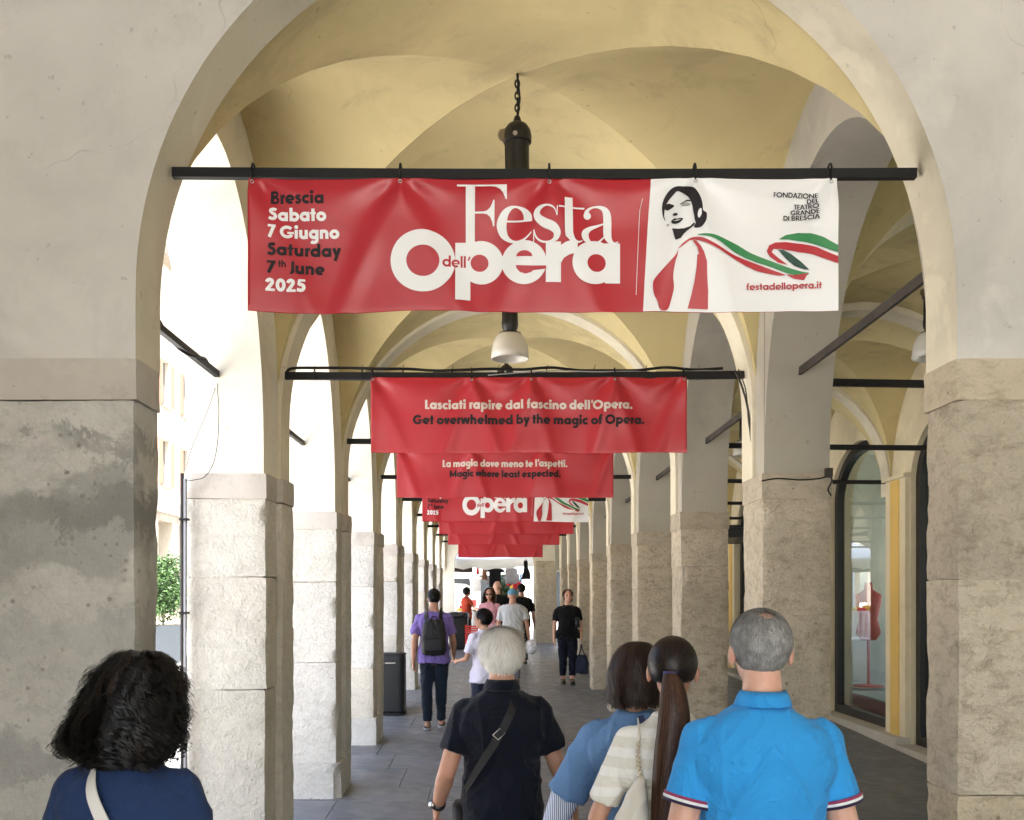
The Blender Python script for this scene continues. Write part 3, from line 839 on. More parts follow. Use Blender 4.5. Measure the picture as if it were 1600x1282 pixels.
    A.poly(g([(262, 360), (285, 352), (318, 368), (318, 374), (285, 362)]), K_)
    sp([(308, 440), (318, 430), (330, 428), (342, 438), (330, 448), (318, 446)], K_)
    sp([(299, 482), (318, 466), (336, 470), (356, 468), (377, 476), (352, 499), (326, 505), (306, 497)], K_)
    A.poly(g([(310, 483), (340, 478), (366, 478), (340, 484)]), W_)
    A.poly(g([(304, 534), (345, 542), (385, 540), (425, 526), (452, 500), (462, 508), (440, 530), (405, 556), (380, 580), (362, 606), (326, 618), (316, 585)]), K_)
    A.poly(g([(270, 497), (276, 500), (284, 515), (276, 512)]), K_)
    sp([(345, 685), (325, 722), (245, 808), (188, 875), (175, 920), (182, 985), (206, 1040), (225, 1092), (275, 1092), (300, 1025), (318, 940), (312, 860), (325, 770), (340, 722)], RD)
    A.poly(smooth_closed(g([(342, 680), (380, 638), (430, 604), (480, 594), (530, 603), (620, 648), (750, 716), (900, 775), (1010, 818), (1090, 850), (1050, 854), (950, 835), (880, 815), (780, 762), (660, 692), (560, 642), (490, 620), (430, 618), (385, 650)]), 3), RD)
    A.poly(g([(445, 618), (470, 620), (502, 655), (525, 695), (545, 760), (548, 850), (556, 960), (556, 1086), (415, 1082), (440, 990), (460, 900), (475, 800), (480, 712), (491, 714), (478, 665)]), RD)
    A.poly(smooth_closed(g([(475, 581), (530, 571), (600, 577), (680, 603), (760, 640), (860, 699), (1000, 755), (1110, 800), (1200, 835), (1246, 846), (1222, 864), (1130, 850), (1010, 800), (850, 745), (740, 690), (640, 622), (560, 590)]), 3), M_green)
    A.poly(g([(1043, 672), (1080, 676), (1130, 705), (1190, 760), (1250, 826), (1215, 820), (1150, 790), (1095, 735)]), M_dkgreen)
    A.poly(g([(1095, 848), (1150, 856), (1240, 848), (1213, 895), (1150, 882)]), RD)
    A.poly(g([(1108, 782), (1045, 764), (985, 718), (965, 682), (982, 642), (1025, 622), (1100, 620), (1200, 638), (1300, 668), (1390, 708), (1445, 732), (1445, 782), (1380, 757), (1280, 720), (1150, 687), (1060, 668), (1012, 668), (998, 690), (1040, 728)]), RD)
    A.poly(g([(1048, 600), (1098, 570), (1180, 557), (1262, 568), (1350, 600), (1445, 655), (1445, 706), (1340, 666), (1200, 620), (1110, 601)]), M_green)
    for s_, x0, y in (("FONDAZIONE", 1005, 314), ("DEL", 1243, 353), ("TEATRO", 1154, 391), ("GRANDE", 1130, 431), ("DI BRESCIA", 1078, 470)):
        (a, b), (c, _) = g([(x0, y)])[0], g([(1320, y)])[0]; text(A, s_, a, c, b, 7.4, K_, GM)
    (a, b), (c, _) = g([(820, 955), (1335, 960)]); text(A, "festadellopera.it", a, c, b, 10.5, RD, GM)
    return A


def line_art(lines):
    A = Art()
    for s_, x0, x1, base, cap, m in lines:
        text(A, s_, 540 + x0 / 2.5806, 540 + x1 / 2.5806, 560 + base / 2.5806, cap / 2.5806, m)
    return A


def banner(label, px0, px1, top, bot, d, art, seed, gr_px, yy=None):
    """top, bot, px in picture units at distance d"""
    y = (Y(d) if yy is None else yy) - .012; q = d * K
    x0 = (px0 - VX) * q; wd = (px1 - px0) * q; zt = H + (VY - top) * q; ht = (bot - top) * q
    t_ = empty('banner', label, 'banner', (x0, y, zt), 'red festival banners hung on the tie bars')
    grom = [(g_ - px0) * q for g_ in gr_px]
    def place(u, v, off=0.0):
        k = wrinkle(u, v, seed, grom, wd)
        sag = .006 * sum(math.cos(math.pi * 0) * 0 for _ in (0,))
        near = min(abs(u - g_) for g_ in grom)
        dz = -.003 * min(1, near / .12) * (1 - v / ht * .5)
        return Vector((x0 + u, y - k - off, zt - v + dz - .012 * (v / ht) * noise.noise(Vector((u * 2.2, seed, 0)))))
    nu = max(8, int(wd / .0125)); nv = max(6, int(ht / .0125))
    vs = [place(wd * i / nu, ht * j / nv) for j in range(nv + 1) for i in range(nu + 1)]
    fs = [(j * (nu + 1) + i, j * (nu + 1) + i + 1, (j + 1) * (nu + 1) + i + 1, (j + 1) * (nu + 1) + i) for j in range(nv) for i in range(nu)]
    cl = mesh('banner_cloth', vs, [f[::-1] for f in fs], M_red, t_, True)
    sm = cl.modifiers.new('thick', 'SOLIDIFY'); sm.thickness = .0008; sm.offset = -1
    hs_ = []; hf = []
    for j, (va, vb) in enumerate(((.0, .020), (ht - .022, ht))):
        b_ = len(hs_)
        for i in range(nu + 1):
            for q_ in (va, (va + vb) / 2, vb): hs_.append(place(wd * i / nu, q_, -.0002 if q_ == (ht if j else 0) else .0006))
        hf += [(b_ + 3 * i + k, b_ + 3 * i + k + 1, b_ + 3 * i + k + 4, b_ + 3 * i + k + 3) for i in range(nu) for k in (0, 1)]
    if d < 4: mesh('hem', hs_, hf, M_red, t_, True)
    if art is not None:
        a, refs = art; rx0, rx1, ry0, ry1 = refs
        to_uv = lambda px, py: (max(0, min(wd, (px - rx0) / (rx1 - rx0) * wd)), max(0, min(ht, (py - ry0) / (ry1 - ry0) * ht)))
        tag(print_on(a, 'lettering', t_, (to_uv, place), [M_white, M_ink, M_red, M_green, M_dkgreen, M_greyink, M_cream], .0125), kind='stuff')
    # grommet ties looped over the bar
    for g_ in grom:
        mb = MB(); c = Vector((x0 + g_, y + .012, zt + .022))
        pts = [c + Vector((0, .028 * math.cos(R(a_)), .036 * math.sin(R(a_)))) for a_ in range(0, 361, 30)]
        mb.tube(pts, .0042, 6); mb.tube([c + Vector((0, -.012, -.03)), c + Vector((0.002, -.014, -.055))], .003, 5)
        mb.obj('cable_tie', M_cable, t_)
        m2 = MB(); ec = place(min(max(g_, .012), wd - .012), .016, .003); m2.tube([ec + Vector((.006 * math.cos(R(a_)), 0, .006 * math.sin(R(a_)))) for a_ in range(0, 361, 30)], .0018, 6, cap=False); m2.obj('eyelet', M_eyelet, t_, True)
    return t_

M_eyelet = plain('steel_eyelet', (.5, .5, .5), .3, 1)
M_cream = plain('cream_print', (.62, .55, .48), .4)
LG = logo_art(); LR = (390, 1306, 281, 489)
banner('large bright red banner nearest the camera with white Opera title and a woman on white', 390, 1306, 281, 489, 1.44, (LG, LR), 1.0, [396, 626, 858, 1085, 1296], B1Y)
T1 = line_art([("Lasciati rapire dal fascino dell'Opera.", 320, 1157, 205, 36, M_cream), ("Get overwhelmed by the magic of Opera.", 272, 1205, 266, 37, M_ink)])
T2 = line_art([("La magia dove meno te l'aspetti.", 391, 895, 443, 27, M_cream), ("Magic where least expected.", 419, 868, 483, 27, M_ink)])
R2_ = (580, 1072, 590, 708); R3_ = (620, 958, 700, 778)
banner("red banner reading Lasciati rapire in cream with a dark English line, second in the row", 580, 1072, 590, 708, 2.38, (T1, R2_), 2.3, [582, 737, 830, 960, 1068])
banner("red banner reading La magia dove meno te l'aspetti, third in the row", 620, 958, 697, 778, 3.38, (T2, R3_), 3.1, [622, 735, 850, 955])
def far(label, x0, x1, bot, d, art, seed):
    top = VY - 830 / d
    return banner(label, x0, x1, top, bot, d, art, seed, [x0 + 2, (x0 + x1) / 2, x1 - 2])
far('distant red banner with part of the white Opera title showing, fourth in the row', 660, 919, 816, 4.38, (LG, LR), 4.2)
far('plain looking red banner just below the fourth one, fifth in the row', 686, 896, 835, 5.38, (T2, R3_), 5.9)
far('red banner with the tops of dark letters, sixth in the row', 700, 874, 852, 6.38, (T1, R2_), 6.6)
far('farthest and lowest red banner, above the market stalls', 716, 848, 871, 8.38, None, 7.4)
# ---------------------------------------------------------------- people
def V(*a): return Vector(a)


def ellipsoid(mb, c, r, rot=None, n=20, m=14):
    c = Vector(c); vs = []; fs = []
    for i in range(m + 1):
        th = math.pi * i / m
        for k in range(n):
            q = 2 * math.pi * k / n
            p = V(r[0] * math.sin(th) * math.cos(q), r[1] * math.sin(th) * math.sin(q), r[2] * math.cos(th))
            if rot is not None: p = rot @ p
            vs.append(c + p)
    for i in range(m):
        for k in range(n):
            fs.append((i * n + k, (i + 1) * n + k, (i + 1) * n + (k + 1) % n, i * n + (k + 1) % n))
    mb.add(vs, fs)


def limb(mb, pts, rs, n=16, flat=1.0):
    """tapered limb with rounded ends"""
    pts = smooth_open([tuple(p) for p in pts], 5) if len(pts) > 2 else [tuple(p) for p in pts]
    k = len(pts); rr = []
    for i in range(k):
        t = i / (k - 1) * (len(rs) - 1); j = min(int(t), len(rs) - 2); rr.append(rs[j] + (rs[j + 1] - rs[j]) * (t - j))
    mb.tube(pts, rr, n, 0, 1, flat)
    ellipsoid(mb, pts[0], (rr[0],) * 3, None, 12, 8); ellipsoid(mb, pts[-1], (rr[-1],) * 3, None, 12, 8)


def loft(mb, secs, n=36, e=2.3):
    """stack of superelliptic sections (z, rx, ry, cx, cy)"""
    b = len(mb.v)
    for z, rx, ry, cx, cy in secs:
        for k in range(n):
            q = 2 * math.pi * k / n; c_, s_ = math.cos(q), math.sin(q)
            mb.v.append(V(cx + rx * math.copysign(abs(c_) ** (2 / e), c_), cy + ry * math.copysign(abs(s_) ** (2 / e), s_), z))
    for i in range(len(secs) - 1):
        for k in range(n):
            mb.f.append((b + i * n + k, b + i * n + (k + 1) % n, b + (i + 1) * n + (k + 1) % n, b + (i + 1) * n + k)); mb.m.append(0)
    mb.f.append(tuple(b + k for k in range(n))[::-1]); mb.m.append(0)
    mb.f.append(tuple(b + (len(secs) - 1) * n + k for k in range(n))); mb.m.append(0)


def fuse(mb, voxel, smooth=6, name='body'):
    me = bpy.data.meshes.new('tmp'); me.from_pydata([tuple(v) for v in mb.v], [], mb.f); me.update()
    bm = bmesh.new(); bm.from_mesh(me); bmesh.ops.remove_doubles(bm, verts=bm.verts[:], dist=1e-6); bmesh.ops.recalc_face_normals(bm, faces=bm.faces[:]); bm.to_mesh(me); bm.free()
    o = bpy.data.objects.new('tmp', me); COL.objects.link(o)
    md = o.modifiers.new('r', 'REMESH'); md.mode = 'VOXEL'; md.voxel_size = voxel; md.use_smooth_shade = True
    if smooth:
        m2 = o.modifiers.new('s', 'SMOOTH'); m2.iterations = smooth; m2.factor = .5
    dg = bpy.context.evaluated_depsgraph_get(); dg.update()
    out = bpy.data.meshes.new_from_object(o.evaluated_get(dg))
    bpy.data.objects.remove(o); bpy.data.meshes.remove(me); out.name = name
    return out


def displace(me, fn):
    n = len(me.vertices); co_ = np.empty(n * 3); me.vertices.foreach_get('co', co_); no = np.empty(n * 3); me.vertex_normals.foreach_get('vector', no)
    co_ = co_.reshape(-1, 3); no = no.reshape(-1, 3)
    d = np.array([fn(Vector(p), Vector(q)) for p, q in zip(co_, no)])
    co_ += no * d[:, None]; me.vertices.foreach_set('co', co_.reshape(-1)); me.update()


def put(name, me, mat, parent, smooth=True):
    if not isinstance(mat, (list, tuple)): mat = [mat]
    me.materials.clear()
    for m in mat: me.materials.append(m)
    if smooth: me.polygons.foreach_set('use_smooth', [True] * len(me.polygons))
    me.name = name
    return link(bpy.data.objects.new(name, me), parent)


def lmesh(mb, name, mat, parent, smooth=True):
    me = bpy.data.meshes.new(name); me.from_pydata([tuple(v) for v in mb.v], [], mb.f); me.update()
    return put(name, me, mat, parent, smooth)


def cloth(name, col, var=.12, bmp=.0006, bs=400, rough=.9, stripes=None):
    m, t, b = nodes(name); co = coords(t)
    n = noise_tex(t, co, 5, 5)
    c = ramp(t, n, [(.3, tuple(x * (1 - var) for x in col)), (.7, tuple(min(1, x * (1 + var)) for x in col))])
    if stripes:
        ax, freq, col2, lo, hi = stripes
        s_ = N(t, 'SeparateXYZ'); t.links.new(co, s_.inputs[0])
        mu = N(t, 'Math', operation='MULTIPLY'); mu.inputs[1].default_value = freq; t.links.new(s_.outputs[ax], mu.inputs[0])
        fr = N(t, 'Math', operation='FRACT'); t.links.new(mu.outputs[0], fr.inputs[0])
        c = mixc(t, ramp(t, fr.outputs[0], [(lo, 0), (lo + .03, 1), (hi, 1), (min(1, hi + .03), 0)]), c, col2)
    t.links.new(c, b.inputs['Base Color']); b.inputs['Roughness'].default_value = rough
    b.inputs['Sheen Weight'].default_value = .06; b.inputs['Specular IOR Level'].default_value = .25
    n0 = bump(t, noise_tex(t, co, bs, 2), .5, bmp)
    w1 = noise_tex(t, coords(t, (1, 1, .55)), 7, 3, .5, 1.2)
    ab = N(t, 'Math', operation='SUBTRACT'); ab.inputs[1].default_value = .5; t.links.new(w1, ab.inputs[0])
    a2 = N(t, 'Math', operation='ABSOLUTE'); t.links.new(ab.outputs[0], a2.inputs[0])
    rr_ = ramp(t, a2.outputs[0], [(0, 1), (.05, .45), (.16, 0)])
    t.links.new(bump(t, rr_, .35, .010, n0), b.inputs['Normal'])
    return m


def skin(name, col):
    m, t, b = nodes(name); co = coords(t)
    n = noise_tex(t, co, 14, 6, .6)
    c = ramp(t, n, [(.3, (col[0] * .92, col[1] * .78, col[2] * .74)), (.55, col), (.8, tuple(min(1, x * 1.1) for x in col))])
    sp = noise_tex(t, co, 90, 3)
    c = mixc(t, ramp(t, sp, [(.62, 0), (.75, .35)]), c, (col[0] * .6, col[1] * .42, col[2] * .36))
    t.links.new(c, b.inputs['Base Color']); b.inputs['Roughness'].default_value = .5; b.inputs['Specular IOR Level'].default_value = .4
    b.inputs['Subsurface Weight'].default_value = .12; b.inputs['Subsurface Radius'].default_value = (.02, .006, .003); b.inputs['Subsurface Scale'].default_value = .5
    t.links.new(bump(t, noise_tex(t, co, 160, 4), .4, .0012), b.inputs['Normal'])
    return m


def hairmat(name, col, col2=None, rough=.35):
    m, t, b = nodes(name)
    at = N(t, 'Attribute', attribute_name='strand'); 
    b.inputs['Anisotropic'].default_value = .0
    c = ramp(t, at.outputs['Fac'], [(0, tuple(x * .45 for x in col)), (.5, col), (1, col2 or tuple(min(1, x * 1.7) for x in col))])
    t.links.new(c, b.inputs['Base Color']); b.inputs['Roughness'].default_value = rough; b.inputs['Specular IOR Level'].default_value = .28
    return m


class Strands:
    def __init__(s): s.v = []; s.f = []; s.c = []
    def add(s, pts, w, nrm, col):
        b = len(s.v); n = len(pts)
        for i, p in enumerate(pts):
            t_ = (pts[min(i + 1, n - 1)] - pts[max(0, i - 1)])
            sd_ = t_.cross(nrm[i] if isinstance(nrm, list) else nrm)
            if sd_.length < 1e-9: sd_ = V(1, 0, 0)
            sd_.normalize(); h = w * (.5 if i < n - 1 else .12) * (.6 if i == 0 else 1)
            s.v += [p + sd_ * h, p - sd_ * h]; s.c += [col, col]
        for i in range(n - 1): s.f.append((b + 2 * i, b + 2 * i + 1, b + 2 * i + 3, b + 2 * i + 2))
    def obj(s, name, mat, parent, kind='stuff'):
        me = bpy.data.meshes.new(name); me.from_pydata([tuple(v) for v in s.v], [], s.f); me.update()
        a = me.attributes.new('strand', 'FLOAT', 'POINT'); a.data.foreach_set('value', s.c)
        o = put(name, me, mat, parent); return tag(o, kind=kind)


def shell_point(prof, phi, t, c):
    """prof: (z, rx, ry, dx, dy) from the crown down; phi 0 = +x, 90 = front (+y)"""
    k = t * (len(prof) - 1); i = min(int(k), len(prof) - 2); f = k - i
    a, b = prof[i], prof[i + 1]
    p0 = prof[max(0, i - 1)]; p3 = prof[min(len(prof) - 1, i + 2)]
    q = [.5 * (2 * a[j] + (b[j] - p0[j]) * f + (2 * p0[j] - 5 * a[j] + 4 * b[j] - p3[j]) * f * f + (3 * a[j] - p0[j] - 3 * b[j] + p3[j]) * f ** 3) for j in range(5)]
    return c + V(q[3] + max(q[1], 0) * math.cos(phi), q[4] + max(q[2], 0) * math.sin(phi), q[0])


def hair_shell(name, prof, c, phis, mat, parent, ns=1500, seg=14, w=.003, curl=0, lump=.05, seed=1, tmin=0, length=(.75, 1.03), freq=30, core=True, out=.0, per=14, lockw=.006, inset=.006, lmax=.008):
    """phis: (from, to) in degrees of the covered arc, going through the back (270)"""
    rnd = random.Random(seed); a0, a1 = R(phis[0]), R(phis[1])
    def pt(phi, t, push=0.0):
        p = shell_point(prof, phi, t, c); d = p - (c + V(0, 0, p.z - c.z)); d.z = 0
        l = 1 + lump * noise.noise(Vector((math.cos(phi) * 2.2 + seed, math.sin(phi) * 2.2, t * 3.0))) * min(1, t * 2)
        q = c + (p - c) * 1.0
        q.x = c.x + (p.x - c.x) * l; q.y = c.y + (p.y - c.y) * l
        n_ = V(p.x - c.x, p.y - c.y, (p.z - c.z) * max(0, 1 - t * 2.2)); n_ = n_.normalized() if n_.length > 1e-6 else V(0, 0, 1)
        return q + n_ * push, n_
    if core:
        m_, k_ = 26, 40; vs = []; fs = []; cc = []
        for i in range(m_ + 1):
            for j in range(k_ + 1):
                t = i / m_ * .97
                p, _ = pt(a0 + (a1 - a0) * j / k_, t, -inset + inset * noise.noise(Vector((j * .8, i * .35, seed))))
                vs.append(p); cc.append(.12 + .1 * rnd.random())
        for i in range(m_):
            for j in range(k_): a = i * (k_ + 1) + j; fs.append((a, a + 1, a + k_ + 2, a + k_ + 1))
        # inner skin so that the volume is closed
        n0 = len(vs)
        for i in range(m_ + 1):
            for j in range(k_ + 1):
                p = vs[i * (k_ + 1) + j]; q = c + V(0, 0, min(0, (p.z - c.z))) ; vs.append(p + (q - p) * .28); cc.append(.05)
        for i in range(m_):
            for j in range(k_): a = n0 + i * (k_ + 1) + j; fs.append((a, a + k_ + 1, a + k_ + 2, a + 1))
        for j in range(k_): a = m_ * (k_ + 1) + j; fs.append((a, a + 1, n0 + a + 1, n0 + a))
        me = bpy.data.meshes.new(name); me.from_pydata([tuple(v) for v in vs], [], fs); me.update()
        at = me.attributes.new('strand', 'FLOAT', 'POINT'); at.data.foreach_set('value', cc)
        base = put(name, me, mat, parent)
    else: base = parent
    st = Strands(); nl = max(1, ns // per)
    for _ in range(nl):
        phi0 = a0 + (a1 - a0) * rnd.random(); tl0 = max(tmin, rnd.random() ** 1.5 * .80 - .12); tl1 = rnd.uniform(*length)
        if tl1 - tl0 < .2: tl1 = min(1.04, tl0 + .25)
        f1 = rnd.uniform(.6, 1.5) * freq * (tl1 - tl0); ph0 = rnd.random() * 6.28; am = curl * rnd.uniform(.3, 1.5); dph = rnd.gauss(0, .08)
        lift0 = rnd.uniform(-inset * .7, lmax) + out * rnd.random() ** 2.5; shade = rnd.gauss(.38, .17); wid = lockw * rnd.uniform(.5, 1.4)
        for _k in range(per):
            ox, on = rnd.gauss(0, wid), rnd.gauss(0, wid * .45); t0 = max(tmin, tl0 + rnd.gauss(0, .04)); t1 = min(1.05, tl1 + rnd.gauss(0, .04)); ph = ph0 + rnd.gauss(0, .25)
            fly = rnd.random() < .10
            pts = []; nr = []; oo = rnd.gauss(0, .03) * (5 if fly else 1)
            for k in range(seg + 1):
                u_ = k / seg; t = t0 + (t1 - t0) * u_; grow = min(1, .15 + u_ * 1.6)
                p, n_ = pt(phi0 + dph * u_ + oo * u_, min(t, 1), lift0 * (.2 + .8 * u_))
                tan = V(-math.sin(phi0), math.cos(phi0), 0); pin = (1 - .45 * u_ ** 2)
                if t > 1: p.z -= (t - 1) * .3
                p += tan * (am * grow * (.6 + .9 * u_) * math.sin(f1 * u_ + ph) + ox * pin * (.4 + .6 * min(1, t * 3))) + n_ * (am * .8 * grow * math.cos(f1 * u_ + ph) + on * pin + (.012 * u_ * u_ if fly else 0))
                pts.append(p); nr.append(n_)
            st.add(pts, w * rnd.uniform(.5, 1.3), nr, min(1, max(0, rnd.gauss(shade, .07))))
    o = st.obj('hair_strands', mat, base if core else parent)
    return base


def hand(mb, wrist, dirv, side, curl=.5, s=1.0, palm_to=None):
    """a palm and five bent fingers; dirv = from wrist along the hand; side = +1 right, -1 left"""
    d = Vector(dirv).normalized(); pn = (Vector(palm_to) if palm_to is not None else V(-side, 0, 0))
    pn = (pn - d * pn.dot(d)).normalized(); ac = d.cross(pn).normalized() * side      # across the palm, towards the thumb
    if ac.y < 0: ac = -ac
    w_ = Vector(wrist)
    rot = Matrix((ac, pn, d)).transposed()
    ellipsoid(mb, w_ + d * .048 * s, (.040 * s, .0155 * s, .052 * s), rot, 16, 12)
    limb(mb, [w_ - d * .02, w_ + d * .03 * s], [.019 * s, .022 * s], 10)
    for i, (o_, L) in enumerate(((.030, .070), (.010, .078), (-.010, .072), (-.029, .056))):
        b = w_ + d * (.086 - .006 * abs(i - 1)) * s + ac * o_ * s
        c1 = curl * (.9 + .15 * i)
        d1 = (d * math.cos(c1 * .6) + pn * math.sin(c1 * .6)); d2 = (d * math.cos(c1 * 1.5) + pn * math.sin(c1 * 1.5)); d3 = (d * math.cos(c1 * 2.1) + pn * math.sin(c1 * 2.1))
        L *= s; p1 = b + d1 * L * .42; p2 = p1 + d2 * L * .32; p3 = p2 + d3 * L * .24
        limb(mb, [b - d * .015, b], [.0085 * s, .0085 * s], 8); limb(mb, [b, p1], [.0088 * s, .0080 * s], 8); limb(mb, [p1, p2], [.0080 * s, .0072 * s], 8); limb(mb, [p2, p3], [.0072 * s, .0060 * s], 8)
    tb = w_ + d * .022 * s + ac * .028 * s; dt = (d * .75 + ac * .6 + pn * .3).normalized()
    t1 = tb + dt * .036 * s; t2 = t1 + (dt + d * .5 + pn * .2).normalized() * .030 * s
    limb(mb, [tb, t1], [.0125 * s, .0100 * s], 8); limb(mb, [t1, t2], [.0098 * s, .0075 * s], 8)


def person(label, x, y, h, yaw=0, girth=1.0, female=False, skinm=None, arms=None, legs=None, head_yaw=0, head_pitch=0, vox=.007, lean=0, ex=0, hs=1.0, shr=1.0):
    """local frame: feet at the origin, facing +y"""
    root = empty('person', label, 'person', (x, y, fz(y) if y < Y(NB + .6) else fz(Y(NB + .6)) + .0))
    root.rotation_euler = (0, 0, R(yaw))
    J = {'root': root, 'h': h, 'g': girth, 'f': female, 'vox': vox}
    sw = (.100 if not female else .088) * h * shr; J['sw'] = sw; J['sz'] = .790 * h
    J['arms'] = {}
    for sd_ in (-1, 1):
        el, wr = (arms or {}).get(sd_, ((.045, .0, -.165), (.02, .05, -.14)))
        S0 = V(sd_ * sw, 0, J['sz']); E = S0 + V(sd_ * el[0], el[1], el[2]) * (h / 1.0) * 1.0 if False else S0 + V(sd_ * el[0] * h, el[1] * h, el[2] * h)
        Wv = E + V(sd_ * wr[0] * h, wr[1] * h, wr[2] * h)
        J['arms'][sd_] = (S0, E, Wv)
    J['legs'] = {}
    for sd_ in (-1, 1):
        ky, ay, lift = (legs or {}).get(sd_, (.01, 0, 0))
        Hp = V(sd_ * .048 * h, 0, .50 * h); Kn = V(sd_ * .050 * h, ky * h, .275 * h + lift * h * .5); An = V(sd_ * .045 * h, ay * h, .045 * h + lift * h)
        J['legs'][sd_] = (Hp, Kn, An)
    g = girth
    if not female:
        J['secs'] = [(.46, .070, .055, 0), (.50, .094, .066, -.002), (.54, .094 * g, .068 * g, 0), (.60, .084 * g, .062 * g, .006), (.66, .088 * g, .064 * g, .004), (.72, .098 * g, .069 * g, 0), (.77, .104 * g, .068, -.004), (.795, .103, .060, -.006), (.812, .090, .052, -.008), (.826, .068, .045, -.009), (.838, .048, .040, -.009), (.852, .037, .036, -.008)]
    else:
        J['secs'] = [(.46, .070, .055, 0), (.50, .096 * g, .068, -.004), (.54, .094 * g, .068 * g, -.003), (.60, .076 * g, .056 * g, .002), (.64, .073 * g, .054 * g, .003), (.70, .082 * g, .062 * g, .006), (.76, .088 * g, .062, 0), (.79, .089, .053, -.004), (.808, .080, .046, -.005), (.823, .058, .038, -.006), (.836, .040, .034, -.006), (.852, .030, .031, -.006)]
    mb = MB()
    loft(mb, [(z * h, rx * h * .96, ry * h * .96, 0, cy * h) for z, rx, ry, cy in J['secs']])
    for sd_ in (-1, 1):
        S0, E, Wv = J['arms'][sd_]; k = (1.0 if not female else .84) * (.5 + .5 * g) * h / 1.75
        limb(mb, [S0, E], [.049 * k, .040 * k]); limb(mb, [E, E + (Wv - E) * .3, Wv], [.040 * k, .0425 * k, .026 * k], 14, .88)
        d = (Wv - E).normalized(); hand(mb, Wv, d + V(0, .15, -.2), sd_, .5 + .25 * ((x * 7) % 1), (1.0 if not female else .88) * h / 1.75)
        Hp, Kn, An = J['legs'][sd_]; k2 = (.6 + .4 * g) * h / 1.75
        limb(mb, [Hp, Kn], [.085 * k2, .056 * k2]); limb(mb, [Kn, Kn + (An - Kn) * .3, An], [.054 * k2, .056 * k2, .036 * k2])
        limb(mb, [An - V(0, .03, .02), An + V(0, .14, -.04)], [.036 * k2, .028 * k2])
    # head
    hc = V(0, .012, h - .098 * hs + 0)
    Rm = Matrix.Translation(hc - V(0, .02, .08)) @ Matrix.Rotation(R(head_yaw), 4, 'Z') @ Matrix.Rotation(R(head_pitch), 4, 'X') @ Matrix.Translation(-(hc - V(0, .02, .08)))
    J['hc'] = Rm @ hc; J['Rm'] = Rm; J['hs'] = hs; R3 = Rm.to_3x3(); J['R3'] = R3
    def he(c, r): ellipsoid(mb, Rm @ (hc + V(*c) * hs), tuple(q * hs for q in r), R3, 20, 14)
    he((0, -.004, .010), (.074, .094, .086)); he((0, .030, -.050), (.058, .060, .066)); he((0, .052, -.085), (.034, .034, .030))
    he((0, .098, -.030), (.012, .016, .020)); he((0, .088, -.010), (.010, .012, .025))
    he((0, .086, -.066), (.020, .010, .008)); he((0, .084, .012), (.050, .012, .012))
    for sd_ in (-1, 1):
        he((sd_ * .080, -.004, -.024), (.010, .018, .032)); he((sd_ * .040, .060, -.035), (.022, .022, .024))
    nb = V(0, -.012, .84 * h); kn = 1.0 if not female else .80
    limb(mb, [nb - V(0, 0, .02), Rm @ (hc + V(0, -.014, -.07))], [.062 * kn * (.5 + .5 * g), .052 * kn * (.6 + .4 * g)], 18)
    
    me = fuse(mb, vox, 5, 'body')
    J['body'] = put('body', me, skinm, root)
    return J


def folds(seed, amp, kind='shirt'):
    def fn(p, n):
        q = Vector((p.x * 5 + seed, p.y * 5, p.z * 7))
        w1 = noise.noise(q)
        dx = abs(p.x)
        a = p.z * 1.0 + dx * 1.1
        r1 = 1 - abs(noise.noise(Vector((a * 13 + seed, dx * 3.0 - p.z * 2.2, p.y * 4)))) * 2.2
        r2 = 1 - abs(noise.noise(Vector((p.x * 12 + seed * 3, p.y * 8, p.z * 3.4)))) * 2.4
        m = max(0, .35 + noise.noise(q * .45 + Vector((9, seed, 3))))
        r1 = max(0, r1) ** 2; r2 = max(0, r2) ** 2
        return amp * (1.3 * w1 + 2.2 * m * r1 + 1.3 * (1 - .5 * m) * r2 - .5)
    return fn


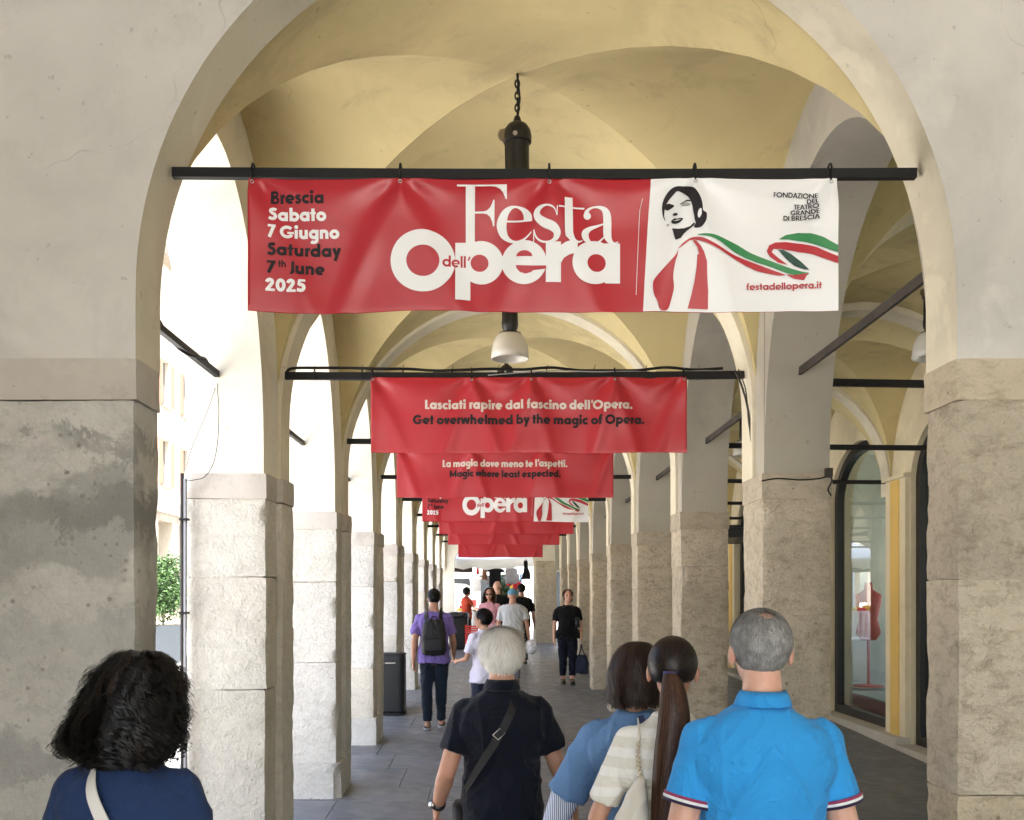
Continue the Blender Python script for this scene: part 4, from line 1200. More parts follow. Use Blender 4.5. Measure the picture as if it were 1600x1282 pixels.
def tshirt(J, mat, seed=0, hem=.47, sleeve=.62, amp=.006, loose=1.0, neck=.842, name='shirt', vox=None, collar=None, open_neck=.0):
    h = J['h']; mb = MB(); inf = .011 * loose
    secs = []
    for z, rx, ry, cy in J['secs']:
        if z * h < hem * h - .001: continue
        if z > neck: continue
        wv = max(rx, J['secs'][4][1] * (.97 if J['f'] else 1.02)) if z < .66 and loose >= 1 else rx
        secs.append((z * h, wv * h + inf * (1.6 if z < .66 else 1), ry * h + inf * (1.7 if z < .66 else 1.1), 0, cy * h))
    z0 = secs[0]; secs = [(hem * h, z0[1] + .004 * loose, z0[2] + .004 * loose, 0, z0[4])] + secs
    nz = neck * h; secs.append((nz, .066 if not J['f'] else .056, .060 if not J['f'] else .050, 0, -.012))
    loft(mb, secs)
    sw = J['sw']
    for sd_ in (-1, 1):
        S0, E, Wv = J['arms'][sd_]; k = (1.0 if not J['f'] else .86) * (.5 + .5 * J['g']) * h / 1.75
        En = S0 + (E - S0) * sleeve
        rs = [.050 * k + inf * .8, .049 * k + inf, .047 * k + inf * 1.4]
        mb.tube([S0, (S0 + En) / 2, En], rs, 20)
        ellipsoid(mb, S0 + V(0, 0, .0), (rs[0],) * 3, None, 16, 10)
        limb(mb, [V(sd_ * sw * .98, -.008, J['sz'] + .004 * h), V(sd_ * sw * .45, -.014, .806 * h), V(sd_ * .030, -.018, .830 * h)], [rs[0] * .96, .042 + inf * .3, .034 + inf * .3])
        J.setdefault('cuff', {})[sd_] = (En, (E - S0).normalized(), rs[2])
        ellipsoid(mb, V(sd_ * .060 * h, -.016 * h + (.004 * h if J['f'] else 0), .748 * h), (.052 * h * (.6 + .4 * J['g']) + inf * .5, (.046 if not J['f'] else .040) * h * (.6 + .4 * J['g']) + inf, .062 * h))
    me = fuse(mb, vox or J['vox'] * .95, 10, name)
    displace(me, folds(seed, amp))
    J['shirt'] = put(name, me, mat, J['root'])
    return J['shirt']


def trousers(J, mat, seed=0, amp=.004, loose=1.0, cut=.05, top=.56, flare=1.0):
    h = J['h']; mb = MB()
    secs = [(z * h, rx * h + .006, ry * h + .008, 0, cy * h) for z, rx, ry, cy in J['secs'] if z <= top + .001]
    loft(mb, secs)
    for sd_ in (-1, 1):
        Hp, Kn, An = J['legs'][sd_]; k2 = (.6 + .4 * J['g']) * h / 1.75
        A2 = Kn + (An - Kn) * (1 - (cut - .045) / .23)
        mb.tube(smooth_open([tuple(Hp + V(0, 0, -.02)), tuple((Hp + Kn) / 2 + V(0, .004, 0)), tuple(Kn), tuple((Kn + A2) / 2 - V(0, .006, 0)), tuple(A2)], 3), [((.104 - .030 * i / 6) if i < 7 else (.074 - (.016 / flare) * (i - 6) / 6)) * k2 * loose for i in range(13)], 18)
        ellipsoid(mb, Hp, (.086 * k2, .088 * k2, .09 * k2))
    me = fuse(mb, J['vox'], 4, 'trousers'); displace(me, folds(seed + 5, amp))
    return put('trousers', me, mat, J['root'])


def shoes(J, mat, sole=None):
    for sd_ in (-1, 1):
        Hp, Kn, An = J['legs'][sd_]; mb = MB(); g = An.z - .045 * J['h']
        c = V(An.x * 1.05, An.y + .045, g)
        ellipsoid(mb, c + V(0, .05, .036), (.046, .095, .034)); ellipsoid(mb, c + V(0, -.045, .044), (.040, .058, .046)); limb(mb, [An - V(0, 0, .0), c + V(0, -.03, .05)], [.040, .042])
        me = fuse(mb, .007, 3, 'shoe')
        sh = put('shoe', me, mat, J['root'])
        m2 = MB(); loft(m2, [(g + .001, .044, .135, c.x, c.y + .01), (g + .022, .046, .137, c.x, c.y + .01)], 24, 2.6); lmesh(m2, 'sole', sole or mat, sh)


def short_hair(J, mat, n=5000, length=.016, seed=2, bald=None, back=-.070, col=None, cap=None, lift=.003, front=.35, w=.0016, thick=1.0, mess=.22):
    """cropped hair: a cap with short strands lying down and back"""
    hs = J['hs']; rnd = random.Random(seed); c0 = V(0, -.004, .010) * hs; rr = V(.078 * (1 + .02 * thick), .098 * (1 + .02 * thick), .0895 * (1 + .02 * thick)) * hs
    T = lambda p: J['Rm'] @ (V(0, .012, J['h'] - .098 * hs) + p)
    def lineat(az):                 # lower limit of the hair by azimuth; az 270 = back
        b = math.sin(az); s_ = abs(math.cos(az))
        if b < -.35: return back + .0 * s_
        if b < .25: return back + (b + .35) / .6 * (.045)
        return -.02 + (b - .25) / .75 * (.075 + front * .1)
    vs = []; fs = []; cc = []; nu, nv = 72, 30; keep = {}
    for i in range(nv + 1):
        for j in range(nu):
            az = 2 * math.pi * j / nu; lo = lineat(az) * hs / rr.z; th = math.pi / 2 - math.asin(max(-.95, lo)); q = th * i / nv
            d = V(math.sin(q) * math.cos(az), math.sin(q) * math.sin(az), math.cos(q))
            edge = 1 - .03 * (i / nv) ** 6
            k = 1 + .012 * noise.noise(d * 7 + V(seed, 0, 0)) ; 
            tp = .93 if d.z < -.2 else 1
            p = V(d.x * rr.x * (.96 + .04 * tp), d.y * rr.y, d.z * rr.z) * k * edge
            if d.z < 0: p.x *= 1 - .10 * (-d.z); p.y *= 1 - .13 * (-d.z)
            vs.append(T(c0 + p)); cc.append(.3 + .15 * noise.noise(d * 20))
    for i in range(nv):
        for j in range(nu): fs.append((i * nu + j, (i + 1) * nu + j, (i + 1) * nu + (j + 1) % nu, i * nu + (j + 1) % nu))
    if bald:
        kf = []
        for f in fs:
            p = sum((vs[i] for i in f), V(0, 0, 0)) / 4 - T(c0); d = (J['R3'].inverted() @ p).normalized()
            if d.angle(V(*bald[0]).normalized()) > R(bald[1] * (.8 + .25 * noise.noise(d * 6))): kf.append(f)
        fs = kf
    me = bpy.data.meshes.new('hair'); me.from_pydata([tuple(v) for v in vs], [], fs); me.update()
    a = me.attributes.new('strand', 'FLOAT', 'POINT'); a.data.foreach_set('value', cc)
    base = put('hair', me, cap or mat, J['root'])
    st = Strands()
    for _ in range(n):
        az = rnd.random() * 2 * math.pi; z = rnd.uniform(-.85, 1); lo = lineat(az) * hs / rr.z
        if z < lo: continue
        s_ = math.sqrt(1 - z * z); d = V(s_ * math.cos(az), s_ * math.sin(az), z)
        if bald:
            an = math.degrees(d.angle(V(*bald[0]).normalized()))
            if an < bald[1] * .75 and rnd.random() > .12: continue
            if an < bald[1] * 1.35 and rnd.random() > .5: continue
        p = V(d.x * rr.x, d.y * rr.y, d.z * rr.z)
        if d.z < 0: p.x *= 1 - .10 * (-d.z); p.y *= 1 - .13 * (-d.z)
        dn = V(d.x * .25, -.25 if z > .2 else d.y * .2, -1 if z < .75 else -.35) + V(rnd.gauss(0, mess), rnd.gauss(0, mess), 0)
        dn = (dn - d * dn.dot(d)).normalized(); L = length * rnd.uniform(.6, 1.3)
        pts = [p, p + dn * L * .5 + d * lift, p + dn * L + d * (lift * .6)]
        st.add([T(c0 + q) for q in pts], w * rnd.uniform(.7, 1.4), J['R3'] @ d, min(1, max(0, rnd.gauss(.5, .13) + .35 * noise.noise(d * 5 + V(seed, 0, 0)))))
    st.obj('hair_strands', mat, base)
    return base


def face_bits(J, lips=(.35, .12, .10)):
    T = lambda c: J['Rm'] @ (V(0, .012, J['h'] - .098 * J['hs']) + V(*c) * J['hs'])
    for sd_ in (-1, 1):
        mb = MB(); ellipsoid(mb, T((sd_ * .030, .084, -.010)), (.013, .007, .006), J['R3'], 10, 8); lmesh(mb, 'eye', M_eye, J['root'])
        mb = MB(); ellipsoid(mb, T((sd_ * .030, .092, .008)), (.018, .004, .0035), J['R3'], 10, 8); lmesh(mb, 'eyebrow', M_brow, J['root'])
    mb = MB(); ellipsoid(mb, T((0, .094, -.066)), (.022, .005, .006), J['R3'], 10, 8); lmesh(mb, 'lips', M_lips, J['root'])


def strap(J, pts, wd, mat, name='strap', parent=None, thick=.004, ref=(0, 1, 0)):
    """flat strap along local points"""
    pts = [Vector(p) for p in smooth_open([tuple(p) for p in pts], 6)]; mb = MB(); n = len(pts); b = []
    c = V(0, 0, 0)
    for i, p in enumerate(pts):
        t = (pts[min(i + 1, n - 1)] - pts[max(0, i - 1)]).normalized(); o = V(p.x * .8, p.y, 0)
        if o.length < .02: o = V(*ref)
        o = (o - t * o.dot(t)).normalized(); s_ = t.cross(o).normalized()
        for a, q in ((-1, 0), (1, 0), (1, 1), (-1, 1)): mb.v.append(p + s_ * wd / 2 * a + o * thick * q)
    for i in range(n - 1):
        for j in range(4): mb.f.append((i * 4 + j, i * 4 + (j + 1) % 4, i * 4 + 4 + (j + 1) % 4, i * 4 + 4 + j)); mb.m.append(0)
    mb.f += [(3, 2, 1, 0), (4 * n - 4, 4 * n - 3, 4 * n - 2, 4 * n - 1)]; mb.m += [0, 0]
    return lmesh(mb, name, mat, parent or J['root'], False)


def on_back(J, x, z, off=.0, front=False):
    """a point on the shirt's surface at local x, z"""
    h = J['h']; s_ = J['secs']
    zz = z / h
    for a, b in zip(s_, s_[1:]):
        if a[0] <= zz <= b[0]:
            f = (zz - a[0]) / (b[0] - a[0]); rx = (a[1] + (b[1] - a[1]) * f) * h + .014; ry = (a[2] + (b[2] - a[2]) * f) * h + .016; cy = (a[3] + (b[3] - a[3]) * f) * h
            u_ = min(.999, abs(x) / (rx * 1.02)); yv = ry * (1 - u_ ** 2.3) ** (1 / 2.3)
            return V(x, cy + (yv + off) * (1 if front else -1), z)
    return V(x, (-.05 - off) * (1 if front else -1), z)


def bagged(label, cat, name, loc=(0, 0, 0), rot=0):
    e = empty(name, label, cat, loc); e.rotation_euler = (0, 0, rot); return e


def at(px, d_m):  # x in metres for a picture column at a distance in metres
    return (px - VX) / F * d_m


M_eye = plain('dark_eye', (.02, .015, .012), .2); M_brow = plain('dark_brow', (.03, .02, .015), .7); M_lips = plain('lips', (.38, .12, .11), .45)
M_skinA = skin('fair_skin', (.62, .36, .26)); M_skinB = skin('tanned_skin', (.50, .27, .18)); M_skinC = skin('olive_skin', (.42, .23, .15))
# --- man in the bright blue polo shirt ---
blue = cloth('blue_pique', (.030, .28, .64), .06, .0008, 700)
J = person('person in a bright blue polo shirt with thinning grey hair seen from behind', at(1190, 3.0), 3.0, 1.80, skinm=M_skinA, girth=1.06, vox=.0055, shr=.97, hs=1.07,
           arms={-1: ((.040, -.01, -.160), (.012, .07, -.13)), 1: ((.040, -.01, -.160), (.012, .05, -.13))}, legs={-1: (.03, .09, 0), 1: (.02, -.10, .02)})
tshirt(J, blue, 1.3, sleeve=.64, amp=.0050, neck=.850)
trousers(J, cloth('dark_grey_twill', (.05, .05, .055)), 1)
M_blackshoe = plain('black_leather', (.006, .006, .006), .4); M_sole = plain('rubber_sole', (.08, .08, .08), .8)
shoes(J, M_blackshoe, M_sole)
greyh = hairmat('grey_hair', (.22, .215, .205), (.50, .49, .47), .6)
short_hair(J, greyh, 17000, .020, 3, bald=((.03, -.62, 1), 17), lift=.0035, back=-.088, w=.0020, thick=1.5)


def polo_collar(J, mat, drop=.05, top=.038):
    h = J['h']; mb = MB(); n = 40; rr = (.060 * (.5 + .5 * J['g']), .062 * (.5 + .5 * J['g'])); zc = .85 * h - .008
    rows = ((.004, -.034, 1.22), (.002, .006, 1.02), (0, .036, 1.00), (.004, .044, 1.06), (.012, .030, 1.16), (.020, .006, 1.30), (.018, .002, 1.27), (.006, .020, 1.10))
    for dy, dz, k in rows:
        for j in range(n + 1):
            q = R(-250 + 320 * j / n); mb.v.append(V(rr[0] * k * math.cos(q), -.014 + rr[1] * k * math.sin(q), zc + dz - .010 * (1 if math.sin(q) > 0 else 0) * math.sin(q)))
    m = n + 1
    for i in range(len(rows) - 1):
        for j in range(n): mb.f.append((i * m + j, i * m + j + 1, (i + 1) * m + j + 1, (i + 1) * m + j)); mb.m.append(0)
    o = lmesh(mb, 'collar', mat, J['root']); sm = o.modifiers.new('t', 'SOLIDIFY'); sm.thickness = .003; return o


def cuffs(J, mats, w_=.008, name='cuff_band'):
    for sd_ in (-1, 1):
        c, d, r = J['cuff'][sd_]
        for i, m in enumerate(mats):
            mb = MB(); a = c + d * (-.022 + i * w_); a2 = a + d * w_ * .96
            mb.tube([a, a2], r * 1.035 + .0012, 28, cap=False); o = lmesh(mb, name, m, J['shirt'])
            sm = o.modifiers.new('t', 'SOLIDIFY'); sm.thickness = .004; sm.offset = -1


polo_collar(J, blue)
M_cw = cloth('white_trim', (.75, .74, .74)); M_cn = cloth('navy_trim', (.03, .02, .05)); M_cr = cloth('wine_trim', (.28, .04, .10))
cuffs(J, [M_cr, M_cw, M_cn], .0085)
# --- elderly man in the navy polo ---
navy = cloth('navy_pique', (.0028, .004, .0105), .1, .0008, 700)
J = person('white haired person in a dark navy polo seen from behind', at(784, 4.4), 4.4, 1.665, skinm=M_skinB, girth=1.0, hs=1.03, vox=.006, shr=.93,
           arms={-1: ((.048, -.03, -.155), (.028, .09, -.105)), 1: ((.055, .0, -.152), (.040, .06, -.112))}, legs={-1: (.03, .10, 0), 1: (.02, -.10, .02)})
tshirt(J, navy, 4.3, sleeve=.66, amp=.0055, neck=.850, loose=1.25, hem=.46)
polo_collar(J, navy)
trousers(J, cloth('beige_chinos', (.30, .26, .19)), 2); shoes(J, M_blackshoe, M_sole)
whiteh = hairmat('white_hair', (.78, .75, .69), (.86, .84, .80), .6)
short_hair(J, whiteh, 14000, .060, 5, lift=.004, back=-.092, w=.0022, thick=3.0, mess=.10)
bag = bagged('black crossbody strap with a metal slider over the navy polo shirt', 'bag', 'crossbody_bag', J['root'].location)
M_strap = plain('black_webbing', (.006, .006, .006), .7, bmp=.001, bs=300); M_metal = plain('brushed_metal', (.5, .48, .45), .3, 1)
h = J['h']
pts = [on_back(J, .062, .862 * h, .0), on_back(J, .040, .80 * h, .010), on_back(J, -.02, .73 * h, .012), on_back(J, -.09, .66 * h, .012), on_back(J, -.145, .60 * h, .012), V(-.175, .02, .56 * h)]
strap({'root': bag}, pts, .034, M_strap, 'strap')
mb = MB(); c = on_back(J, -.012, .742 * h, .020); mb.tube([c + V(a, 0, b) for a, b in ((-.026, -.004), (.004, .024), (.026, .004), (-.004, -.024), (-.026, -.004))], .0022, 6); lmesh(mb, 'slider', M_metal, bag)
mb = MB(); loft(mb, [(.44 * h, .02, .06, -.185, .05), (.45 * h, .03, .09, -.185, .05), (.54 * h, .03, .09, -.185, .05), (.55 * h, .02, .06, -.185, .05)]); lmesh(mb, 'pouch', M_strap, bag)
S0, E, Wv = J['arms'][-1]
wt = bagged('black strap wristwatch on the left wrist of the walker in navy', 'watch', 'wristwatch', J['root'].location)
mb = MB(); d = (Wv - E).normalized(); mb.tube([Wv - d * .030, Wv - d * .012], .033, 20); lmesh(mb, 'watch_strap', M_blackshoe, wt)
mb = MB(); mb.tube([Wv - d * .02 + V(-.026, -.02, 0), Wv - d * .02 + V(-.032, -.026, 0)], .015, 16); lmesh(mb, 'watch_case', M_metal, wt)
# --- woman with curly dark hair ---
J = person('person with dark curly hair in a navy tee, at the bottom left', at(202, 2.85), 2.85, 1.665, skinm=M_skinA, girth=1.05, female=True, vox=.0065, shr=1.04,
           arms={-1: ((.040, -.005, -.155), (.005, .08, -.12)), 1: ((.035, -.005, -.155), (.010, .06, -.12))}, head_yaw=-8)
teem = cloth('navy_jersey', (.016, .035, .10), .07, .0004, 500)
tshirt(J, teem, 2.2, sleeve=.66, amp=.0055, neck=.855)
trousers(J, cloth('dark_denim', (.02, .03, .06)), 3); shoes(J, M_blackshoe, M_sole)
dk = hairmat('dark_curly_hair', (.0035, .0026, .0024), (.022, .013, .009), .42)
c = J['hc'] + V(.002, -.01, .0)
HS = .86; prof = [(.118, .001, .001, .022, 0), (.114, .030, .034, .023, -.003), (.100, .062, .064, .024, -.008), (.070, .090, .088, .020, -.012), (.025, .110, .104, .012, -.018), (-.030, .128, .110, .002, -.024), (-.085, .142, .110, -.004, -.028), (-.135, .146, .104, -.008, -.030), (-.175, .132, .094, -.010, -.034), (-.200, .105, .075, -.006, -.036)]
prof = [(.112 + (z - .118) * .90, a * HS + .002, b_ * .92 + .001, c_ + .006, e_) for z, a, b_, c_, e_ in prof]
hair_shell('hair', prof, c, (150, 395), dk, J['root'], 13000, 28, .0020, .0130, .28, 11, length=(.45, 1.05), freq=38, out=.052, per=16, lockw=.0045, inset=.018, lmax=.010)
bag = bagged('wide white bag strap running diagonally over the navy tee', 'bag', 'shoulder_bag', J['root'].location)
M_wstrap = plain('white_leather', (.74, .72, .68), .5, bmp=.0006, bs=90); h = J['h']
strap({'root': bag}, [on_back(J, -.075, .838 * h, .012), on_back(J, -.06, .80 * h, .014), on_back(J, -.03, .76 * h, .016), on_back(J, .02, .70 * h, .016), on_back(J, .09, .62 * h, .018), V(.16, -.04, .56 * h)], .036, M_wstrap, 'strap')
mb = MB(); loft(mb, [(.44 * h, .03, .10, .21, 0), (.45 * h, .045, .13, .21, 0), (.56 * h, .04, .12, .21, 0), (.57 * h, .02, .10, .21, 0)]); lmesh(mb, 'bag_body', M_wstrap, bag)
# --- girl with the long ponytail ---
J = person('person with a very long brown ponytail and a cream striped knit top', at(1050, 3.45), 3.45, 1.69, skinm=M_skinB, girth=.98, female=True, vox=.0065, head_yaw=-14,
           arms={-1: ((.060, .010, -.150), (.015, .05, -.14)), 1: ((.04, .0, -.16), (.0, .05, -.14))})
knit = cloth('cream_knit', (.68, .65, .56), .05, .0014, 260, stripes=(2, 15, (.78, .76, .70), .45, .9))
tshirt(J, knit, 6.1, sleeve=.78, amp=.004, neck=.852)
trousers(J, cloth('light_denim', (.25, .33, .45)), 4); shoes(J, plain('white_trainer', (.7, .7, .68), .5), M_sole)
br = hairmat('long_brown_hair', (.065, .030, .018), (.16, .080, .048), .45)
brd = hairmat('dark_brown_hair', (.009, .005, .004), (.045, .024, .016), .42)


def ponytail(J, mat, mat2, tie, path, rads, n=4200, ncap=9000, seed=3):
    rnd = random.Random(seed); hs = J['hs']; c0 = V(0, -.004, .010) * hs; rr = V(.081, .101, .093) * hs
    T = lambda p: J['Rm'] @ (V(0, .012, J['h'] - .098 * hs) + p)
    base = short_hair(J, mat2, 10, .01, seed, thick=1.2, back=-.062)
    st = Strands(); tl = Vector(tie); td = Vector((tl.x / rr.x, tl.y / rr.y, tl.z / rr.z)).normalized()
    for _ in range(ncap):
        az = rnd.random() * 2 * math.pi; z = rnd.uniform(-.5, 1); s_ = math.sqrt(1 - z * z); d = V(s_ * math.cos(az), s_ * math.sin(az), z)
        if d.y > .55 + .2 * (1 - z) and z < .75: continue
        if z < -.25 and d.y > -.2: continue
        pts = []; nr = []; k0 = rnd.uniform(0, .5); kk = .008 + .03 * rnd.random() + .018 * noise.noise(d * 9)
        for k in range(9):
            u_ = k0 + (1 - k0) * k / 8; q = (d * (1 - u_) + td * u_)
            if q.length < .05: break
            q.normalize(); p = V(q.x * rr.x, q.y * rr.y, q.z * rr.z) * (1 + kk)
            pts.append(T(c0 + p + V(0, 0, .0))); nr.append(J['R3'] @ q)
        if len(pts) > 3: st.add(pts, .0022 * rnd.uniform(.6, 1.4), nr, min(1, max(0, rnd.gauss(.40, .16) + .12 * z + .5 * noise.noise(d * 14))))
    st.obj('hair_strands', mat2, base)
    # the tail
    P_ = [T(c0 + tl * 1.0)] + [T(c0 + tl) + Vector(q) for q in path]
    pp = [Vector(q) for q in smooth_open([tuple(p) for p in P_], 6)]; m = len(pp)
    def rad(t):
        k = t * (len(rads) - 1); i = min(int(k), len(rads) - 2); return rads[i] + (rads[i + 1] - rads[i]) * (k - i)
    mb = MB(); mb.tube(pp, [rad(i / (m - 1)) * .86 for i in range(m)], 16, 0, 1, .62)
    me = bpy.data.meshes.new('ponytail'); me.from_pydata([tuple(v) for v in mb.v], [], mb.f); me.update()
    a = me.attributes.new('strand', 'FLOAT', 'POINT'); a.data.foreach_set('value', [.25] * len(me.vertices))
    tail = put('ponytail', me, mat, J['root']); st = Strands()
    for _ in range(n):
        ph = rnd.random() * 6.283; k = rnd.uniform(.82, 1.04); t0 = rnd.random() ** 2 * .6; t1 = min(1, t0 + rnd.uniform(.35, 1)); pts = []; nr = []; dp = rnd.gauss(0, .5)
        for i in range(15):
            t = t0 + (t1 - t0) * i / 14; f = t * (m - 1); j = min(int(f), m - 2); p = pp[j].lerp(pp[j + 1], f - j); r_ = rad(t) * k
            tt = (pp[j + 1] - pp[j]).normalized(); sx = tt.cross(V(0, 1, 0)).normalized(); sy = sx.cross(tt)
            a_ = ph + dp * t; pts.append(p + sx * math.cos(a_) * r_ + sy * math.sin(a_) * r_ * .62); nr.append(sx * math.cos(a_) + sy * math.sin(a_))
        st.add(pts, .0018 * rnd.uniform(.5, 1.5), nr, min(1, max(0, rnd.gauss(.45, .18) + .45 * noise.noise(V(ph * 2.5, 0, 3)))))
    st.obj('hair_strands', mat, tail)
    mb = MB(); q = T(c0 + tl * 1.02); mb.tube([q + V(0, 0, .008), q - V(0, 0, .010)], .024, 18); lmesh(mb, 'hair_tie', plain('blue_hair_tie', (.05, .06, .22), .7), tail)

ponytail(J, br, brd, (0, -.108, -.025), [(.0, -.045, -.035), (.0, -.075, -.13), (-.012, -.082, -.25), (-.022, -.080, -.38), (-.030, -.078, -.52), (-.034, -.076, -.62)], [.020, .036, .050, .052, .050, .044, .020])
bag = bagged('cream leather handbag on a chain strap beside the long ponytail', 'handbag', 'handbag', J['root'].location)
M_bagc = plain('cream_leather', (.62, .57, .46), .45, bmp=.0008, bs=120); M_gold = plain('pale_gold_chain', (.65, .55, .38), .3, 1); h = J['h']
sp = [on_back(J, -.115, .825 * h, .004), on_back(J, -.125, .80 * h, .015), on_back(J, -.130, .775 * h, .03), V(-.130, -.135, .755 * h), V(-.125, -.140, .735 * h)]
strap({'root': bag}, [on_back(J, -.108, .832 * h, .0) + V(0, .05, 0)] + sp[:2], .024, M_bagc, 'strap')
pp = smooth_open([tuple(p) for p in sp[1:]], 5)
for i in range(len(pp) - 1):
    a, b = Vector(pp[i]), Vector(pp[i + 1]); m_ = (a + b) / 2; d = (b - a).normalized(); s_ = V(1, 0, 0) if i % 2 else V(0, 1, 0)
    mb = MB(); L = (b - a).length * .66; mb.tube([m_ + d * L * math.cos(q) + s_ * .007 * math.sin(q) for q in [2 * math.pi * k / 10 for k in range(11)]], .0022, 6, cap=False); lmesh(mb, 'chain_link', M_gold, bag)
mb = MB(); loft(mb, [(.545 * h, .03, .08, -.165, -.14), (.56 * h, .065, .11, -.168, -.14), (.61 * h, .072, .10, -.168, -.14), (.66 * h, .055, .08, -.155, -.14), (.71 * h, .025, .04, -.135, -.14), (.735 * h, .010, .014, -.126, -.14)], 30, 2.1)
me = fuse(mb, .006, 4, 'bag_body'); displace(me, folds(9, .004)); put('bag_body', me, M_bagc, bag)
# --- woman in the light blue cardigan ---
J = person('person with brown shoulder-length hair in a light blue cardigan beside the ponytail', at(994, 3.95), 3.95, 1.62, yaw=-10, skinm=M_skinA, girth=1.0, female=True, vox=.007, head_yaw=-10, shr=1.1,
           arms={-1: ((.075, .0, -.150), (.045, .01, -.14)), 1: ((.04, .0, -.16), (.0, .05, -.14))})
card = cloth('light_blue_wool', (.11, .21, .38), .08, .0016, 220)
tshirt(J, card, 3.7, sleeve=.97, amp=.009, neck=.855, loose=2.6, hem=.50, name='cardigan')
stripe = cloth('blue_white_striped_cotton', (.70, .72, .76), .04, .0004, 300, stripes=(0, 130, (.08, .14, .32), .3, .75))
S0, E, Wv = J['arms'][-1]; mb = MB(); mb.tube([E - (E - S0) * .1, E + (Wv - E) * .4, Wv - (Wv - E) * .06], [.064, .056, .046], 20); me = fuse(mb, .007, 2, 'sleeve'); displace(me, folds(2, .006)); put('sleeve', me, stripe, J['root'])
S0, E, Wv = J['arms'][1]; mb = MB(); mb.tube([E, Wv - (Wv - E) * .06], [.055, .045], 20); me = fuse(mb, .008, 2, 'sleeve'); put('sleeve', me, stripe, J['root'])
trousers(J, cloth('navy_cotton', (.02, .03, .07)), 5); shoes(J, M_blackshoe, M_sole)
brown = hairmat('brown_hair', (.030, .016, .011), (.12, .065, .043), .45)
prof = [(.114, .001, .001, .0, 0), (.110, .028, .030, .0, 0), (.097, .056, .060, .0, -.004), (.066, .082, .090, .0, -.008), (.020, .096, .108, .0, -.012), (-.030, .100, .106, .0, -.018), (-.070, .102, .098, -.002, -.024), (-.100, .096, .088, -.004, -.028), (-.118, .082, .076, -.006, -.030)]
prof = [(z, a * .94, b_ * .94, c_, e_) for z, a, b_, c_, e_ in prof]
hair_shell('hair', prof, J['hc'], (158, 382), brown, J['root'], 9000, 18, .0018, .008, .20, 5, length=(.62, 1.05), freq=13, out=.024, per=12, lockw=.005, inset=.016, lmax=.008)
bag = bagged('narrow dark blue shoulder strap across the light blue cardigan', 'bag', 'shoulder_bag', J['root'].location, R(-10)); h = J['h']
M_navystrap = plain('navy_webbing', (.02, .03, .09), .7)
strap({'root': bag}, [on_back(J, .02, .845 * h, .03), on_back(J, .05, .80 * h, .040), on_back(J, .075, .74 * h, .045), on_back(J, .11, .66 * h, .045)], .022, M_navystrap, 'strap')
mb = MB(); loft(mb, [(.50 * h, .10, .03, .12, -.16), (.51 * h, .12, .04, .12, -.16), (.64 * h, .11, .035, .12, -.15), (.65 * h, .08, .02, .12, -.15)]); lmesh(mb, 'bag_body', M_navystrap, bag)
# --- man with the backpack ---
dist = 12.4
J = person('person walking away in a lilac tee, jeans and a black backpack', at(678, dist), dist, 1.70, skinm=M_skinB, girth=1.0, vox=.009,
           arms={-1: ((.035, -.03, -.165), (.010, .03, -.145)), 1: ((.035, .03, -.160), (.0, .10, -.11))}, legs={-1: (-.005, -.02, 0), 1: (.03, .13, 0)})
tshirt(J, cloth('lilac_jersey', (.20, .14, .42), .06), 7.1, sleeve=.70, amp=.008, loose=1.7, hem=.475)
trousers(J, cloth('blue_jeans', (.010, .017, .030), .2), 6, amp=.006, loose=.98, cut=.06); shoes(J, M_blackshoe, plain('pale_sole', (.4, .4, .4), .7))
short_hair(J, hairmat('near_black_hair', (.005, .0042, .004)), 4000, .02, 8, w=.003, lift=.004, back=-.075, thick=1.8)
bp = bagged('black fabric backpack on the back of the lilac tee', 'backpack', 'backpack', J['root'].location); h = J['h']
M_pack = plain('black_nylon', (.0035, .0035, .004), .65, bmp=.002, bs=30)
mb = MB(); loft(mb, [(.535 * h, .12, .05, .01, -.175), (.55 * h, .145, .075, .01, -.18), (.60 * h, .150, .085, .01, -.185), (.70 * h, .140, .080, .01, -.18), (.76 * h, .120, .065, .01, -.17), (.785 * h, .085, .04, .01, -.155)], 30, 2.8)
me = fuse(mb, .009, 4, 'pack_body'); displace(me, folds(3, .006)); put('pack_body', me, M_pack, bp)
mb = MB(); loft(mb, [(.56 * h, .11, .03, .01, -.26), (.575 * h, .125, .035, .01, -.262), (.645 * h, .118, .033, .01, -.26), (.655 * h, .10, .02, .01, -.255)], 24, 2.8); lmesh(mb, 'front_pocket', M_pack, bp)
mb = MB(); mb.tube([V(.01 - .035, -.14, .785 * h), V(.01 - .025, -.15, .805 * h), V(.01 + .025, -.15, .805 * h), V(.01 + .035, -.14, .785 * h)], .006, 8); lmesh(mb, 'carry_handle', M_pack, bp)
for sd_ in (-1, 1): strap({'root': bp}, [V(.01 + sd_ * .08, -.15, .765 * h), on_back(J, sd_ * .085, .812 * h, .02), V(sd_ * .09, -.01, .855 * h), on_back(J, sd_ * .10, .80 * h, .02, True), on_back(J, sd_ * .12, .70 * h, .015, True)], .05, M_pack, 'shoulder_strap', ref=(0, -1, 0), thick=.01)
